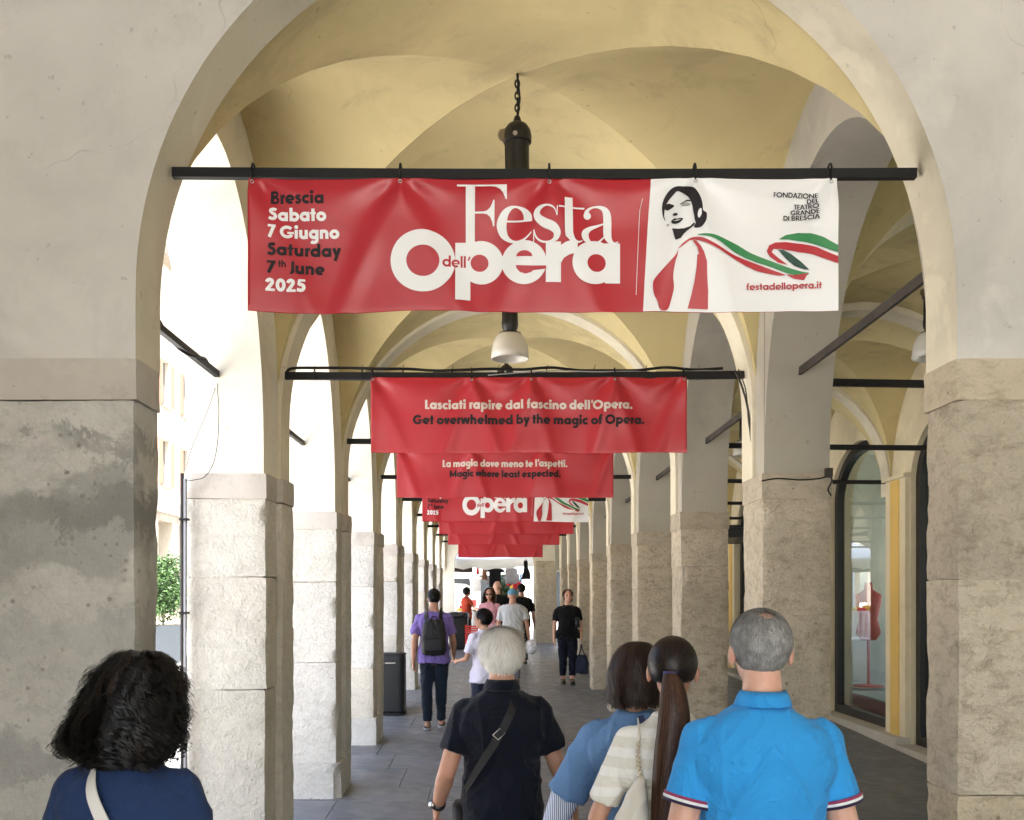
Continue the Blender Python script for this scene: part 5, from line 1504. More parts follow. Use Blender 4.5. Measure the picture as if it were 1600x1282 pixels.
# --- woman in black walking towards the camera ---
dist = 17.4
J = person('person in a black tee and navy trousers walking towards the camera', at(887, dist), dist, 1.60, yaw=180, skinm=M_skinA, girth=1.12, female=True, vox=.009, head_yaw=6, head_pitch=6, shr=1.1,
           arms={-1: ((.045, .01, -.16), (.0, .02, -.15)), 1: ((.045, .0, -.165), (.005, .01, -.15))}, legs={-1: (.02, .02, 0), 1: (.0, -.05, 0)})
tshirt(J, cloth('black_jersey', (.0025, .0025, .003)), 3.2, sleeve=.74, amp=.009, loose=1.7, hem=.49)
trousers(J, cloth('navy_trousers', (.005, .007, .016)), 7, amp=.006, loose=1.0, cut=.09); shoes(J, M_blackshoe, M_blackshoe)
face_bits(J); short_hair(J, brown, 3500, .05, 9, w=.004, lift=.004, back=-.060, thick=2.2)
T = J['Rm'] @ (V(-.03, .012 - .10, J['h'] - .098 - .06)); mb = MB(); ellipsoid(mb, T, (.035, .04, .04)); ellipsoid(mb, T + V(-.04, .04, .0), (.03, .03, .045)); me = fuse(mb, .008, 2, 'hair_bun'); put('hair_bun', me, plain('brown_bun', (.03, .017, .012), .5), J['root'])
S0, E, Wv = J['arms'][-1]; h = J['h']
tb = bagged('dark blue tote bag hanging from the hand of the walker in black', 'tote bag', 'tote_bag', J['root'].location, R(180))
hp = Wv + V(0, 0, -.09); M_tote = plain('dark_blue_canvas', (.012, .018, .040), .85, var=.2, vs=6)
for q in (-.03, .03): mb = MB(); mb.tube([hp + V(0, q, 0), hp + V(.01, q, -.10), hp + V(.05, q, -.20)], .007, 6); mb.tube([hp + V(0, q, 0), hp + V(-.02, q, -.10), hp + V(-.07, q, -.20)], .007, 6); lmesh(mb, 'handle', M_tote, tb)
mb = MB(); loft(mb, [(hp.z - .50, .09, .03, hp.x - .01, hp.y), (hp.z - .48, .115, .05, hp.x - .01, hp.y), (hp.z - .34, .12, .05, hp.x - .01, hp.y), (hp.z - .18, .085, .02, hp.x - .01, hp.y)], 24, 2.6); me = fuse(mb, .009, 3); displace(me, folds(1, .008)); put('bag_body', me, M_tote, tb)
hb = bagged('small black handbag held under the arm of the walker in black', 'handbag', 'handbag', J['root'].location, R(180))
mb = MB(); loft(mb, [(.60 * h, .035, .06, -.155, .08), (.61 * h, .05, .09, -.155, .08), (.70 * h, .045, .08, -.15, .08), (.71 * h, .03, .06, -.15, .08)]); lmesh(mb, 'bag_body', M_blackshoe, hb)
# --- smaller figures further on ---
dist = 11.2
J = person('short dark haired person in a pale lilac tee beyond the white haired walker', at(757, dist), dist, 1.50, yaw=35, skinm=M_skinC, girth=.95, female=True, vox=.009, head_yaw=25, shr=1.1,
           arms={-1: ((.05, .02, -.15), (-.01, .13, -.02)), 1: ((.04, .0, -.16), (.0, .06, -.13))})
tshirt(J, cloth('pale_lilac_jersey', (.58, .57, .68), .05), 8.2, sleeve=.72, amp=.008, loose=1.5); trousers(J, cloth('navy_shorts', (.015, .02, .04)), 8); shoes(J, M_blackshoe, M_sole)
short_hair(J, hairmat('black_cropped_hair', (.0035, .003, .003)), 3000, .035, 4, w=.003, lift=.007, thick=3.2); face_bits(J)
dist = 17.6
J = person('person from behind in a pale grey tee and a blue cap', at(801, dist), dist, 1.61, skinm=M_skinB, girth=1.05, vox=.010, shr=1.02,
           arms={-1: ((.05, .02, -.16), (.0, .05, -.14)), 1: ((.05, -.02, -.16), (.02, .03, -.15))}, legs={-1: (.02, .05, 0), 1: (.0, -.06, 0)})
tshirt(J, cloth('pale_grey_jersey', (.50, .52, .53), .05), 2.9, sleeve=.78, amp=.010, loose=2.2, hem=.45); trousers(J, cloth('grey_shorts', (.12, .12, .13)), 9); shoes(J, M_blackshoe, M_sole)
cp = bagged('blue peaked cap on the head of the walker in the grey tee', 'cap', 'cap', J['root'].location)
mb = MB(); c = J['hc'] + V(0, -.004, .012)
for i in range(9):
    q = R(95) * i / 8
    for k in range(24): a = 2 * math.pi * k / 24; mb.v.append(c + V(.086 * math.sin(q) * math.cos(a), .104 * math.sin(q) * math.sin(a), .098 * math.cos(q)))
mb.f = [(i * 24 + k, (i + 1) * 24 + k, (i + 1) * 24 + (k + 1) % 24, i * 24 + (k + 1) % 24) for i in range(8) for k in range(24)]; mb.m = [0] * len(mb.f)
M_cap = cloth('faded_blue_cotton', (.10, .27, .40)); crown = lmesh(mb, 'crown', M_cap, cp)
mb = MB(); loft(mb, [(c.z - .012, .07, .05, 0, c.y + .12), (c.z - .006, .07, .05, 0, c.y + .12)]); lmesh(mb, 'peak', M_cap, cp)
S0, E, Wv = J['arms'][1]
pb = bagged('white plastic carrier bag in the hand of the capped walker', 'plastic bag', 'plastic_bag', J['root'].location)
mb = MB(); c = Wv + V(.04, 0, -.16); ellipsoid(mb, c, (.10, .08, .13)); limb(mb, [Wv + V(.01, 0, -.06), c + V(0, 0, .08)], [.012, .05]); me = fuse(mb, .009, 2, 'bag_body'); displace(me, lambda p, n: .018 * noise.noise(p * 22)); put('bag_body', me, plain('white_polythene', (.72, .72, .74), .3), pb)
dist = 19.6
J = person('person with long reddish brown hair and a pink top facing the camera by the stalls', at(765, dist), dist, 1.58, yaw=170, skinm=M_skinB, female=True, vox=.011, arms={1: ((.05, .03, -.15), (.0, .12, -.03)), -1: ((.05, .02, -.16), (-.02, .08, -.10))})
tshirt(J, cloth('pink_cotton', (.62, .30, .34), .1), 5, sleeve=.9, amp=.01, loose=1.8); trousers(J, cloth('royal_blue_cotton', (.02, .03, .32)), 3); shoes(J, M_blackshoe, M_sole); face_bits(J)
prof = [(.112, .008, .01, .0, 0), (.104, .050, .05, .0, -.003), (.074, .090, .094, .0, -.008), (.020, .108, .110, .0, -.012), (-.060, .124, .108, .0, -.018), (-.130, .122, .098, 0, -.024), (-.20, .112, .090, 0, -.030)]
hair_shell('hair', prof, J['hc'], (140, 400), hairmat('reddish_brown_hair', (.09, .035, .018)), J['root'], 1200, 8, .006, .006, .1, 6, freq=10)
sg = bagged('dark sunglasses worn by the person in the pink top', 'sunglasses', 'sunglasses', J['root'].location, R(170))
for sd_ in (-1, 1): mb = MB(); ellipsoid(mb, J['Rm'] @ (V(0, .012, J['h'] - .098) + V(sd_ * .032, .092, -.010)), (.027, .008, .020)); lmesh(mb, 'lens', M_eye, sg)
mb = MB(); mb.tube([J['hc'] + V(-.06, .085, -.006), J['hc'] + V(0, .10, -.004), J['hc'] + V(.06, .085, -.006)], .004, 6); lmesh(mb, 'bridge', M_eye, sg)
dist = 20.5
J = person('bald person in a black shirt from behind near the hanging clothes', at(777, dist), dist, 1.72, skinm=M_skinA, girth=1.2, vox=.011, shr=1.08, arms={-1: ((.08, .03, -.13), (.07, .10, .02)), 1: ((.05, .0, -.16), (.0, .06, -.14))})
tshirt(J, cloth('black_cotton', (.004, .004, .004)), 5.5, sleeve=.8, amp=.01, loose=2); trousers(J, cloth('charcoal_cotton', (.03, .03, .035)), 3); shoes(J, M_blackshoe, M_sole)
dist = 21.2
J = person('person in a black tee half hidden behind the blue cap', at(815, dist), dist, 1.65, skinm=M_skinB, girth=1.0, vox=.011)
tshirt(J, cloth('black_tee_cotton', (.005, .005, .005)), 5.7, sleeve=.8, amp=.01, loose=1.5); trousers(J, cloth('black_trousers', (.015, .015, .018)), 3); shoes(J, M_blackshoe, M_sole)
short_hair(J, hairmat('black_hair_far', (.0035, .003, .003)), 1500, .03, 8, w=.005, lift=.006, thick=3)
dist = 25.9
J = person('person in an orange top with black hair turned right by the dark bin', at(729, dist), dist, 1.50, yaw=-60, skinm=M_skinC, female=True, vox=.011, arms={-1: ((.04, .08, -.13), (.0, .13, -.05)), 1: ((.04, .08, -.13), (.0, .13, -.05))})
tshirt(J, cloth('orange_cotton', (.42, .05, .02), .15), 5.9, sleeve=.6, amp=.01, loose=1.2); trousers(J, cloth('dark_skirt_cotton', (.02, .02, .02)), 3); shoes(J, M_blackshoe, M_sole)
short_hair(J, hairmat('black_topknot_hair', (.0035, .003, .003)), 1500, .04, 8, w=.006, lift=.012, thick=5)
# ---------------------------------------------------------------- lamps
M_enamel = plain('dark_enamel', (.006, .0055, .005), .4, .0); M_opal = plain('opal_glass', (.62, .60, .54), .25)
M_bronze = plain('aged_bronze', (.16, .12, .07), .5, .6)
def lamp(label, xc, d):
    c = Vector((xc, Y(d), Z(1092)))
    L = empty('pendant_lamp', label, 'lamp', c, 'pendant lamps under the vaults')
    top = Z(1568) - c.z
    mb = MB(); mb.lathe([(.045, .20), (.060, .235), (.064, .27), (.060, .30), (.059, .455), (.070, .460), (.072, .49), (.066, .520), (.050, .545), (.022, .562), (.014, .59), (0, .592)], c + V(0, 0, 0), 28); shade_auto(mb.obj('lamp_body', M_enamel, L), 30)
    mb = MB(); mb.lathe([(.062, .20), (.085, .195), (.088, .185)], c, 28); mb.obj('collar', M_enamel, L, True)
    mb = MB(); mb.lathe([(.086, .188), (.112, .160), (.132, .110), (.140, .055), (.142, .0), (.137, .0), (.134, .055), (.126, .106), (.106, .152), (.08, .178)], c, 32); mb.obj('glass_shade', M_opal, L, True)
    k = 0; z = .585
    while z < top - .02:
        mb = MB(); q = [V((.011 if k % 2 else 0) * math.cos(a), (0 if k % 2 else .011) * math.cos(a), z + .018 + .021 * math.sin(a)) for a in [2 * math.pi * i / 12 for i in range(13)]]
        mb.tube([c + p for p in q], .0042, 6, cap=False); mb.obj('chain_link', M_iron, L, True); z += .030; k += 1
    mb = MB()
    for i in range(9):
        a = R(130 + i * 20); mb.tube([c + V(-.062 + .028 * math.cos(a), -.02, .49 + .028 * math.sin(a)), c + V(-.062 + .036 * math.cos(a), -.02, .49 + .036 * math.sin(a))], .004, 5)
    mb.tube([c + V(-.062, -.015, .49), c + V(-.062, -.03, .49)], .028, 16); mb.obj('gear_wheel', M_bronze, L)
    mb = MB(); mb.tube([c + V(-.012, -.066, .475), c + V(-.012, -.078, .475)], .011, 12); mb.obj('bolt', M_metal, L)
    mb = MB(); mb.tube([c + V(0, 0, .58), c + V(.012, 0, .68), c + V(-.006, 0, .86), c + V(.004, 0, top)], .006, 6); mb.tube([c + V(-.062, -.02, .46), c + V(-.060, -.022, .40), c + V(-.055, -.02, .25)], .0028, 5); mb.obj('cable', M_cable, L)
    return L
words = ['above the large nearest banner', 'shade under the first banner', 'hidden behind the second banner']
for i, n in enumerate(range(1, 4)):
    lamp('black pendant lamp with white bell shade in the main aisle, ' + words[i], X(64), n + .925)
for n, lb in ((2, 'black pendant lamp in the right aisle beside the right hand edge pier'), (4, 'small pendant lamp in the right aisle seen between two piers')):
    lamp(lb, X(1985 if n == 2 else 1905), n + .915)
# ---------------------------------------------------------------- cables
def cable(label, pts, r=.006, mat=None, name='cable', n=6, sub=6):
    mb = MB(); mb.tube([Vector(p) for p in smooth_open([tuple(p) for p in pts], sub)], r, n)
    o = mb.obj(name, mat or M_cable, None, True); return tag(o, label, 'cable')
rnd = random.Random(5)
zb = Z(833) + .024; yb = Y(2.39)
pts = [V(X(-790) + .01, yb - .01, zb - .02)]
for i in range(16): pts.append(V(X(-760) + i / 15 * 2.66, yb - .005 + rnd.uniform(-.012, .012), zb + .006 + rnd.uniform(-.004, .016)))
cable('thick black cable lying along the second tie bar above the Lasciati rapire banner', pts, .010)
pts = [V(X(-30), yb - .024, zb - .03)] + [V(X(-30) + i * .22, yb - .026, zb - .006 + rnd.uniform(-.012, .004)) for i in range(1, 8)] + [V(X(905), yb - .02, zb)]
cable('thin grey cable sagging along the right half of the second tie bar', pts, .004, M_greycable)
for i in range(9):
    x = X(-700) + i * .30 + rnd.uniform(-.04, .04); mb = MB(); c = V(x, yb, Z(833))
    mb.tube([c + V(0, .026 * math.cos(R(a)), .034 * math.sin(R(a)) + .004) for a in range(0, 361, 30)], .003, 6); mb.tube([c + V(0, -.01, .036), c + V(.006, -.01, .062)], .0018, 5)
    tag(mb.obj('cable_tie', M_cable, None), 'small black tie binding cables to the second tie bar, ' + ('leftmost', 'second from the left', 'third from the left', 'fourth from the left', 'in the middle', 'fourth from the right', 'third from the right', 'second from the right', 'rightmost')[i], 'cable tie', 'ties along the second tie bar')
r2 = lambda px, py, d=2.36: P(px, py, d) + V(-.012, -.01, 0)
cable('cable bundle dropping from the second tie bar down the right arch edge', [r2(1150, 580), r2(1160, 600), r2(1171, 640), r2(1177, 700), r2(1180, 745)], .007, M_rust)
cable('brown wire beside the cable bundle on the right arch edge', [r2(1156, 578), r2(1168, 612), r2(1172, 660), r2(1180, 705), r2(1184, 742)], .004, M_rust)
q2 = lambda px, py: P(px, py, 2.25)
cable('dark cable run along the top of the impost of the second right pier', [q2(1190, 752), q2(1215, 748), q2(1250, 750), q2(1280, 748), q2(1296, 744), q2(1300, 752), q2(1294, 765), q2(1299, 775)], .0045, M_cable)
mb = MB(); c = q2(1294, 738); mb.box(c.x - .016, c.x + .022, c.y - .02, c.y + .02, c.z - .03, c.z + .022); tag(mb.obj('junction_box', M_rust), 'small brown junction box at the top right of the second right pier', 'junction box')
# left: the wrapped cable on the tie bar and the loose loop
a, b = V(X(-976), Y(1.49), Z(790)), V(X(-976), Y(2.25), Z(784)); pts = []
for i in range(31):
    t = i / 30; q = t * 16; pts.append(a.lerp(b, t) + V(.021 * math.cos(q), 0, .026 * math.sin(q)))
cable('black cable wound round the tie bar over the left opening', pts, .007, sub=2)
e = V(X(-976), Y(2.25), Z(775))
l_ = lambda px, py: P(px, py, 2.24)
cable('thin wire hanging in a loop from the left tie bar down to the conduits', [e, l_(340, 610), l_(342, 640), l_(340, 690), l_(333, 725), l_(320, 745), l_(305, 750), l_(291, 752)], .0022, M_cable)
cable('straight thin wire from the left tie bar to the conduits', [e, l_(325, 640), l_(300, 700), l_(290, 735)], .0018, M_cable)
for k, (px, lb) in enumerate(((284.5, 'left dark conduit fixed to the outer corner of the second left pier'), (289.5, 'right grey conduit fixed to the outer corner of the second left pier'))):
    t_ = P(px, 740 + 8 * k, 2.23); b_ = V(t_.x, t_.y, fz(t_.y) + .0)
    mb = MB(); mb.tube([t_, b_], .0105, 12); tag(mb.obj('conduit', M_greycable if k else M_rust, None, True), lb, 'conduit')
for py in (812, 958, 1110):
    mb = MB(); c = P(287, py, 2.23); mb.box(c.x - .022, c.x + .026, c.y - .016, c.y + .03, c.z - .006, c.z + .006)
    tag(mb.obj('conduit_clamp', M_iron), 'black clamp holding the conduits, %s of three' % {812: 'highest', 958: 'middle', 1110: 'lowest'}[py], 'clamp', 'clamps on the left conduits')
# ---------------------------------------------------------------- bins
M_bin = plain('dark_green_metal', (.0025, .004, .0038), .5, .2, var=.15); M_bagp = plain('black_plastic_bag', (.012, .012, .013), .28, bmp=.004, bs=20)
def bin_(label, x, y, w_, hgt, bagged_=True):
    z = fz(y); B = empty('litter_bin', label, 'bin', (x, y, z))
    mb = MB(); loft(mb, [(z + .03, w_ * .47, w_ * .47, x, y), (z + .05, w_ * .5, w_ * .5, x, y), (z + hgt * .93, w_ * .5, w_ * .5, x, y), (z + hgt, w_ * .485, w_ * .485, x, y)], 32, 6); mb.obj('bin_body', M_bin, B)
    mb = MB(); loft(mb, [(z, w_ * .52, w_ * .52, x, y), (z + .035, w_ * .52, w_ * .52, x, y)], 32, 6); mb.obj('base_plate', M_iron, B)
    mb = MB(); loft(mb, [(z + hgt * .86, w_ * .515, w_ * .515, x, y), (z + hgt * .95, w_ * .53, w_ * .53, x, y), (z + hgt * 1.02, w_ * .50, w_ * .50, x, y), (z + hgt * 1.03, w_ * .2, w_ * .2, x, y)], 40, 4)
    if bagged_:
        for i, v in enumerate(mb.v): v += noise.noise_vector(v * 14) * .03
        mb.obj('bin_liner', M_bagp, B, True)
    else:
        m2 = MB(); loft(m2, [(z + hgt, w_ * .52, w_ * .52, x, y), (z + hgt * 1.02, w_ * .5, w_ * .5, x, y)], 32, 6); m2.obj('rim', M_iron, B)
        m3 = MB(); m3.box(x - .07, x + .07, y - w_ * .5 - .004, y - w_ * .5 + .003, z + hgt * .86, z + hgt * .875); m3.obj('plate', M_metal, B)
    return B
bin_('black litter bin standing between the fourth and fifth left piers', at(612, 13.75), 13.75, .37, .80, False)
bin_('dark green bin with a black bag beyond the backpack walker', at(717, 25.3), 25.3, .47, .88)
tg = empty('dry_twig', 'bare pale twigs sticking up behind the black litter bin', 'twig', (at(612, 13.9), 13.9, fz(13.9) + .8))
rnd = random.Random(2); M_twig = plain('pale_twig', (.35, .30, .24), .8)
for i in range(5):
    mb = MB(); b_ = V(at(602, 13.95) + i * .03, 13.95, fz(13.9) + .60); mb.tube(smooth_open([tuple(b_), tuple(b_ + V(-.02 + i * .03, 0, .20)), tuple(b_ + V(-.06 + i * .06, 0, .27 + .03 * i)), tuple(b_ + V(-.03 + .09 * i, 0, .30 - .02 * i))], 4), .0035, 5); mb.obj('twig', M_twig, tg)
# red slatted crates by the green bin
M_crate = plain('red_plastic', (.60, .04, .03), .4); 
for k in range(3):
    x, y = at(737, 24.6), 24.6; z = fz(y) + k * .21
    C_ = empty('plastic_crate', 'red slotted plastic crate by the green bin, %s of the stack' % ('bottom', 'middle', 'top')[k], 'crate', (x, y, z), 'red crates by the bin')
    mb = MB()
    for r_ in range(4): mb.box(x - .15, x + .15, y - .20, y + .20, z + .005 + r_ * .052, z + .030 + r_ * .052) if r_ == 0 else [mb.box(*q) for q in ((x - .15, x + .15, y - .2, y - .19, z + r_ * .052, z + r_ * .052 + .028), (x - .15, x + .15, y + .19, y + .2, z + r_ * .052, z + r_ * .052 + .028), (x - .15, x - .14, y - .188, y + .188, z + r_ * .052, z + r_ * .052 + .028), (x + .14, x + .15, y - .188, y + .188, z + r_ * .052, z + r_ * .052 + .028))]
    mb.obj('crate_body', M_crate, C_)
    for sx in (-1, 1):
        for sy in (-1, 1): MB().box(x + sx * .142 - .012, x + sx * .142 + .012, y + sy * .192 - .012, y + sy * .192 + .012, z + .002, z + .205).obj('corner_post', M_crate, C_)
# ---------------------------------------------------------------- market beyond the arcade
mz = lambda y: fz(Y(NB + .6)) - .03 + (y - Y(NB + .6)) * .0087
M_canvas = plain('white_canvas', (.80, .79, .76), .7, bmp=.003, bs=8); M_pole = plain('blue_grey_pole', (.10, .14, .20), .5)
def canopy(label, x0, x1, y0, y1, zf, zr, val=.22, mat=None):
    g = mz(y0); C_ = empty('market_canopy', label, 'canopy', ((x0 + x1) / 2, y0, g))
    vs = []; n = 14; rows = 8
    for j in range(rows + 1):
        for i in range(n + 1):
            u_, v_ = i / n, j / rows
            vs.append(V(x0 + (x1 - x0) * u_, y0 + (y1 - y0) * v_, g + zf + (zr - zf) * v_ - .10 * math.sin(math.pi * u_) * (1 - .5 * v_) + .03 * noise.noise(V(u_ * 6, v_ * 4, x0))))
    fs = [(j * (n + 1) + i, j * (n + 1) + i + 1, (j + 1) * (n + 1) + i + 1, (j + 1) * (n + 1) + i) for j in range(rows) for i in range(n)]
    o = mesh('canvas', vs, fs, mat or M_canvas, C_, True); o.modifiers.new('t', 'SOLIDIFY').thickness = .004
    vv = [vs[i] - V(0, .006, 0) for i in range(n + 1)] + [vs[i] - V(0, .006, val + .03 * math.sin(i * 2.1)) for i in range(n + 1)]
    o = mesh('valance', vv, [(i, i + 1, n + 2 + i, n + 1 + i) for i in range(n)], mat or M_canvas, C_, True); o.modifiers.new('t', 'SOLIDIFY').thickness = .004
    for x in (x0 + .05, x1 - .05):
        for y in (y0 + .02, y1 - .02):
            mb = MB(); mb.tube([V(x, y, g), V(x, y, g + (zf if y < (y0 + y1) / 2 else zr) - .01)], .025, 10); mb.obj('pole', M_pole, C_)
    return C_
canopy('white market canopy sagging across the end of the arcade', -1.75, 1.25, 28.0, 31.5, 2.35, 2.95, .25)
canopy('white market canopy further back, behind the first one', -2.6, .9, 33.5, 37.0, 2.3, 2.9, .25)
canopy('white market canopy at the far right of the street', 1.6, 5.0, 30.0, 34.0, 2.4, 2.9, .25)
canopy('pale market canopy at the back of the street', -3.5, 1.5, 41, 45, 2.4, 3.0, .3)
# hanging clothes
def hang(label, px, py0, py1, w_, dist, mat, kind='shirt'):
    t_ = P(px, py0, dist / S); L = (py1 - py0) / F * dist
    G_ = empty('hanging_garment', label, 'garment', t_, 'clothes hanging at the market stall')
    sh = {'shirt': [(0, .30), (.05, .55), (.12, 1.0), (.26, 1.0), (.27, .62), (1, .66)], 'dress': [(0, .25), (.1, .45), (.35, .42), (.6, .75), (1, 1)], 'cloth': [(0, .9), (.5, 1), (1, .94)]}[kind]
    mb = MB(); loft(mb, [(t_.z - L * a, w_ / 2 * b, .03, t_.x, t_.y) for a, b in sh][::-1], 20, 2.5)
    for v in mb.v: v += noise.noise_vector(v * 7) * .03
    mb.obj('fabric', mat, G_, True)
    mb = MB(); mb.tube([t_ + V(-w_ * .22, 0, -.01), t_ + V(0, 0, .04), t_ + V(w_ * .22, 0, -.01)], .006, 6); mb.tube([t_ + V(0, 0, .04), t_ + V(0, 0, .10)], .005, 6); mb.obj('hanger', M_metal, G_)
M_blk = cloth('black_garment', (.003, .003, .003)); M_gg = cloth('grey_garment', (.30, .29, .31)); M_brn = cloth('brown_patterned_cloth', (.20, .10, .06), .5); M_rdc = cloth('red_garment', (.50, .03, .04)); M_ylw = cloth('yellow_garment', (.70, .52, .10)); M_wht = cloth('white_garment', (.75, .74, .72))
hang('large black garment hanging in the middle of the stall', 773, 886, 918, .50, 28.3, M_blk)
hang('black dress hanging by the right pole of the stall', 822, 876, 905, .26, 27.6, M_blk, 'dress')
hang('grey cloth hanging between the two black garments', 799, 888, 912, .34, 28.4, M_gg, 'cloth')
hang('red garment hanging under the grey cloth', 806, 908, 922, .28, 28.6, M_rdc)
hang('small red garment left of the yellow one', 795, 909, 916, .18, 28.9, M_rdc)
hang('brown patterned cloth hanging at the left of the stall', 757, 889, 906, .16, 28.5, M_brn, 'cloth')
hang('narrow red and brown scarf left of the brown cloth', 746, 884, 898, .08, 28.6, M_rdc, 'cloth')
hang('yellow garment at the right of the stall', 802, 914, 934, .20, 29.0, M_ylw)
hang('white garment hanging behind the stall', 745, 900, 925, .35, 30.0, M_wht)
hang('wide dark brown cloth hung high at the left of the stall', 722, 878, 894, .62, 28.2, cloth('dark_brown_cloth', (.05, .035, .03)), 'cloth')
hang('grey patterned garment between the white and the black garments', 762, 900, 912, .16, 28.9, M_gg)
MB_ = MB(); MB_.tube([P(742, 884, 28.35 / S), P(836, 878, 28.35 / S)], .012, 8); tag(MB_.obj('hanging_rail', M_metal), 'thin metal rail the stall garments hang from', 'rail')
# stall tables with goods
def stall(label, x, y, w_, l_, mat, seed):
    g = mz(y); T_ = empty('stall_table', label, 'stall', (x, y, g)); mb = MB(); mb.box(x - w_ / 2, x + w_ / 2, y - l_ / 2, y + l_ / 2, g + .80, g + .83); mb.obj('table_top', M_wht, T_)
    mb = MB(); vs = []
    for i in range(41):
        u_ = i / 40; vs += [V(x - w_ / 2 + w_ * u_, y - l_ / 2 - .01 - .012 * math.sin(i * 1.7), g + .80), V(x - w_ / 2 + w_ * u_, y - l_ / 2 - .03 - .03 * math.sin(i * 1.7), g + .08)]
    mesh('table_skirt', vs, [(2 * i, 2 * i + 2, 2 * i + 3, 2 * i + 1) for i in range(40)], mat, T_, True)
    for sx in (-1, 1):
        for sy in (-1, 1): MB().box(x + sx * (w_ / 2 - .06) - .015, x + sx * (w_ / 2 - .06) + .015, y + sy * (l_ / 2 - .06) - .015, y + sy * (l_ / 2 - .06) + .015, g, g + .80).obj('leg', M_metal, T_)
    r_ = random.Random(seed)
    for i in range(9):
        cx, cy = x + r_.uniform(-.42, .42) * w_, y + r_.uniform(-.4, .4) * l_; cl, cn = r_.choice(((M_rdc, 'red'), (M_wht, 'white'), (M_gg, 'grey'), (M_ylw, 'yellow'), (M_brn, 'brown patterned'), (M_crate, 'bright red')))
        hh = r_.uniform(.04, .16); o = MB(); loft(o, [(g + .832, .12, .09, cx, cy), (g + .84 + hh * .8, .115, .085, cx, cy), (g + .835 + hh, .08, .06, cx, cy)], 16, 3)
        tag(o.obj('folded_clothes', cl, None, True), cn + ' folded clothes on the market stall table ' + ('on the left' if x < 0 else 'under the black garments'), 'clothes', 'piles of clothes on the stall tables')
stall('white skirted stall table left of the end of the aisle', -1.35, 29.5, 1.6, .9, M_wht, 1)
stall('white skirted stall table under the hanging black garments', .25, 30.6, 1.5, .9, M_wht, 2)
tv = empty('white_van', 'white delivery van parked behind the market stalls', 'van', (-1.6, 39, mz(39)))
M_van = plain('white_van_paint', (.78, .78, .77), .3); M_tyre = plain('tyre_rubber', (.02, .02, .02), .8); M_vg = plain('dark_van_glass', (.03, .035, .04), .1)
g = mz(39); mb = MB(); loft(mb, [(g + .30, .93, 2.4, -1.6, 40), (g + .9, .98, 2.5, -1.6, 40), (g + 1.5, .96, 2.45, -1.6, 40), (g + 2.1, .86, 2.3, -1.6, 40.05), (g + 2.2, .74, 2.1, -1.6, 40.1)], 48, 6); mb.obj('van_body', M_van, tv, True)
MB().box(-2.25, -1.65, 37.60, 37.72, g + 1.35, g + 1.85).obj('rear_window', M_vg, tv); MB().box(-1.55, -.95, 37.60, 37.72, g + 1.35, g + 1.85).obj('rear_window', M_vg, tv)
for sx in (-1, 1):
    for yy in (38.4, 41.6):
        mb = MB(); mb.tube([V(-1.6 + sx * .98, yy, g + .33), V(-1.6 + sx * .80, yy, g + .33)], .33, 24); mb.obj('wheel', M_tyre, tv)
    MB().box(-1.6 + sx * .80 - .08, -1.6 + sx * .80 + .08, 37.48, 37.6, g + .8, g + 1.05).obj('tail_light', M_crate, tv)
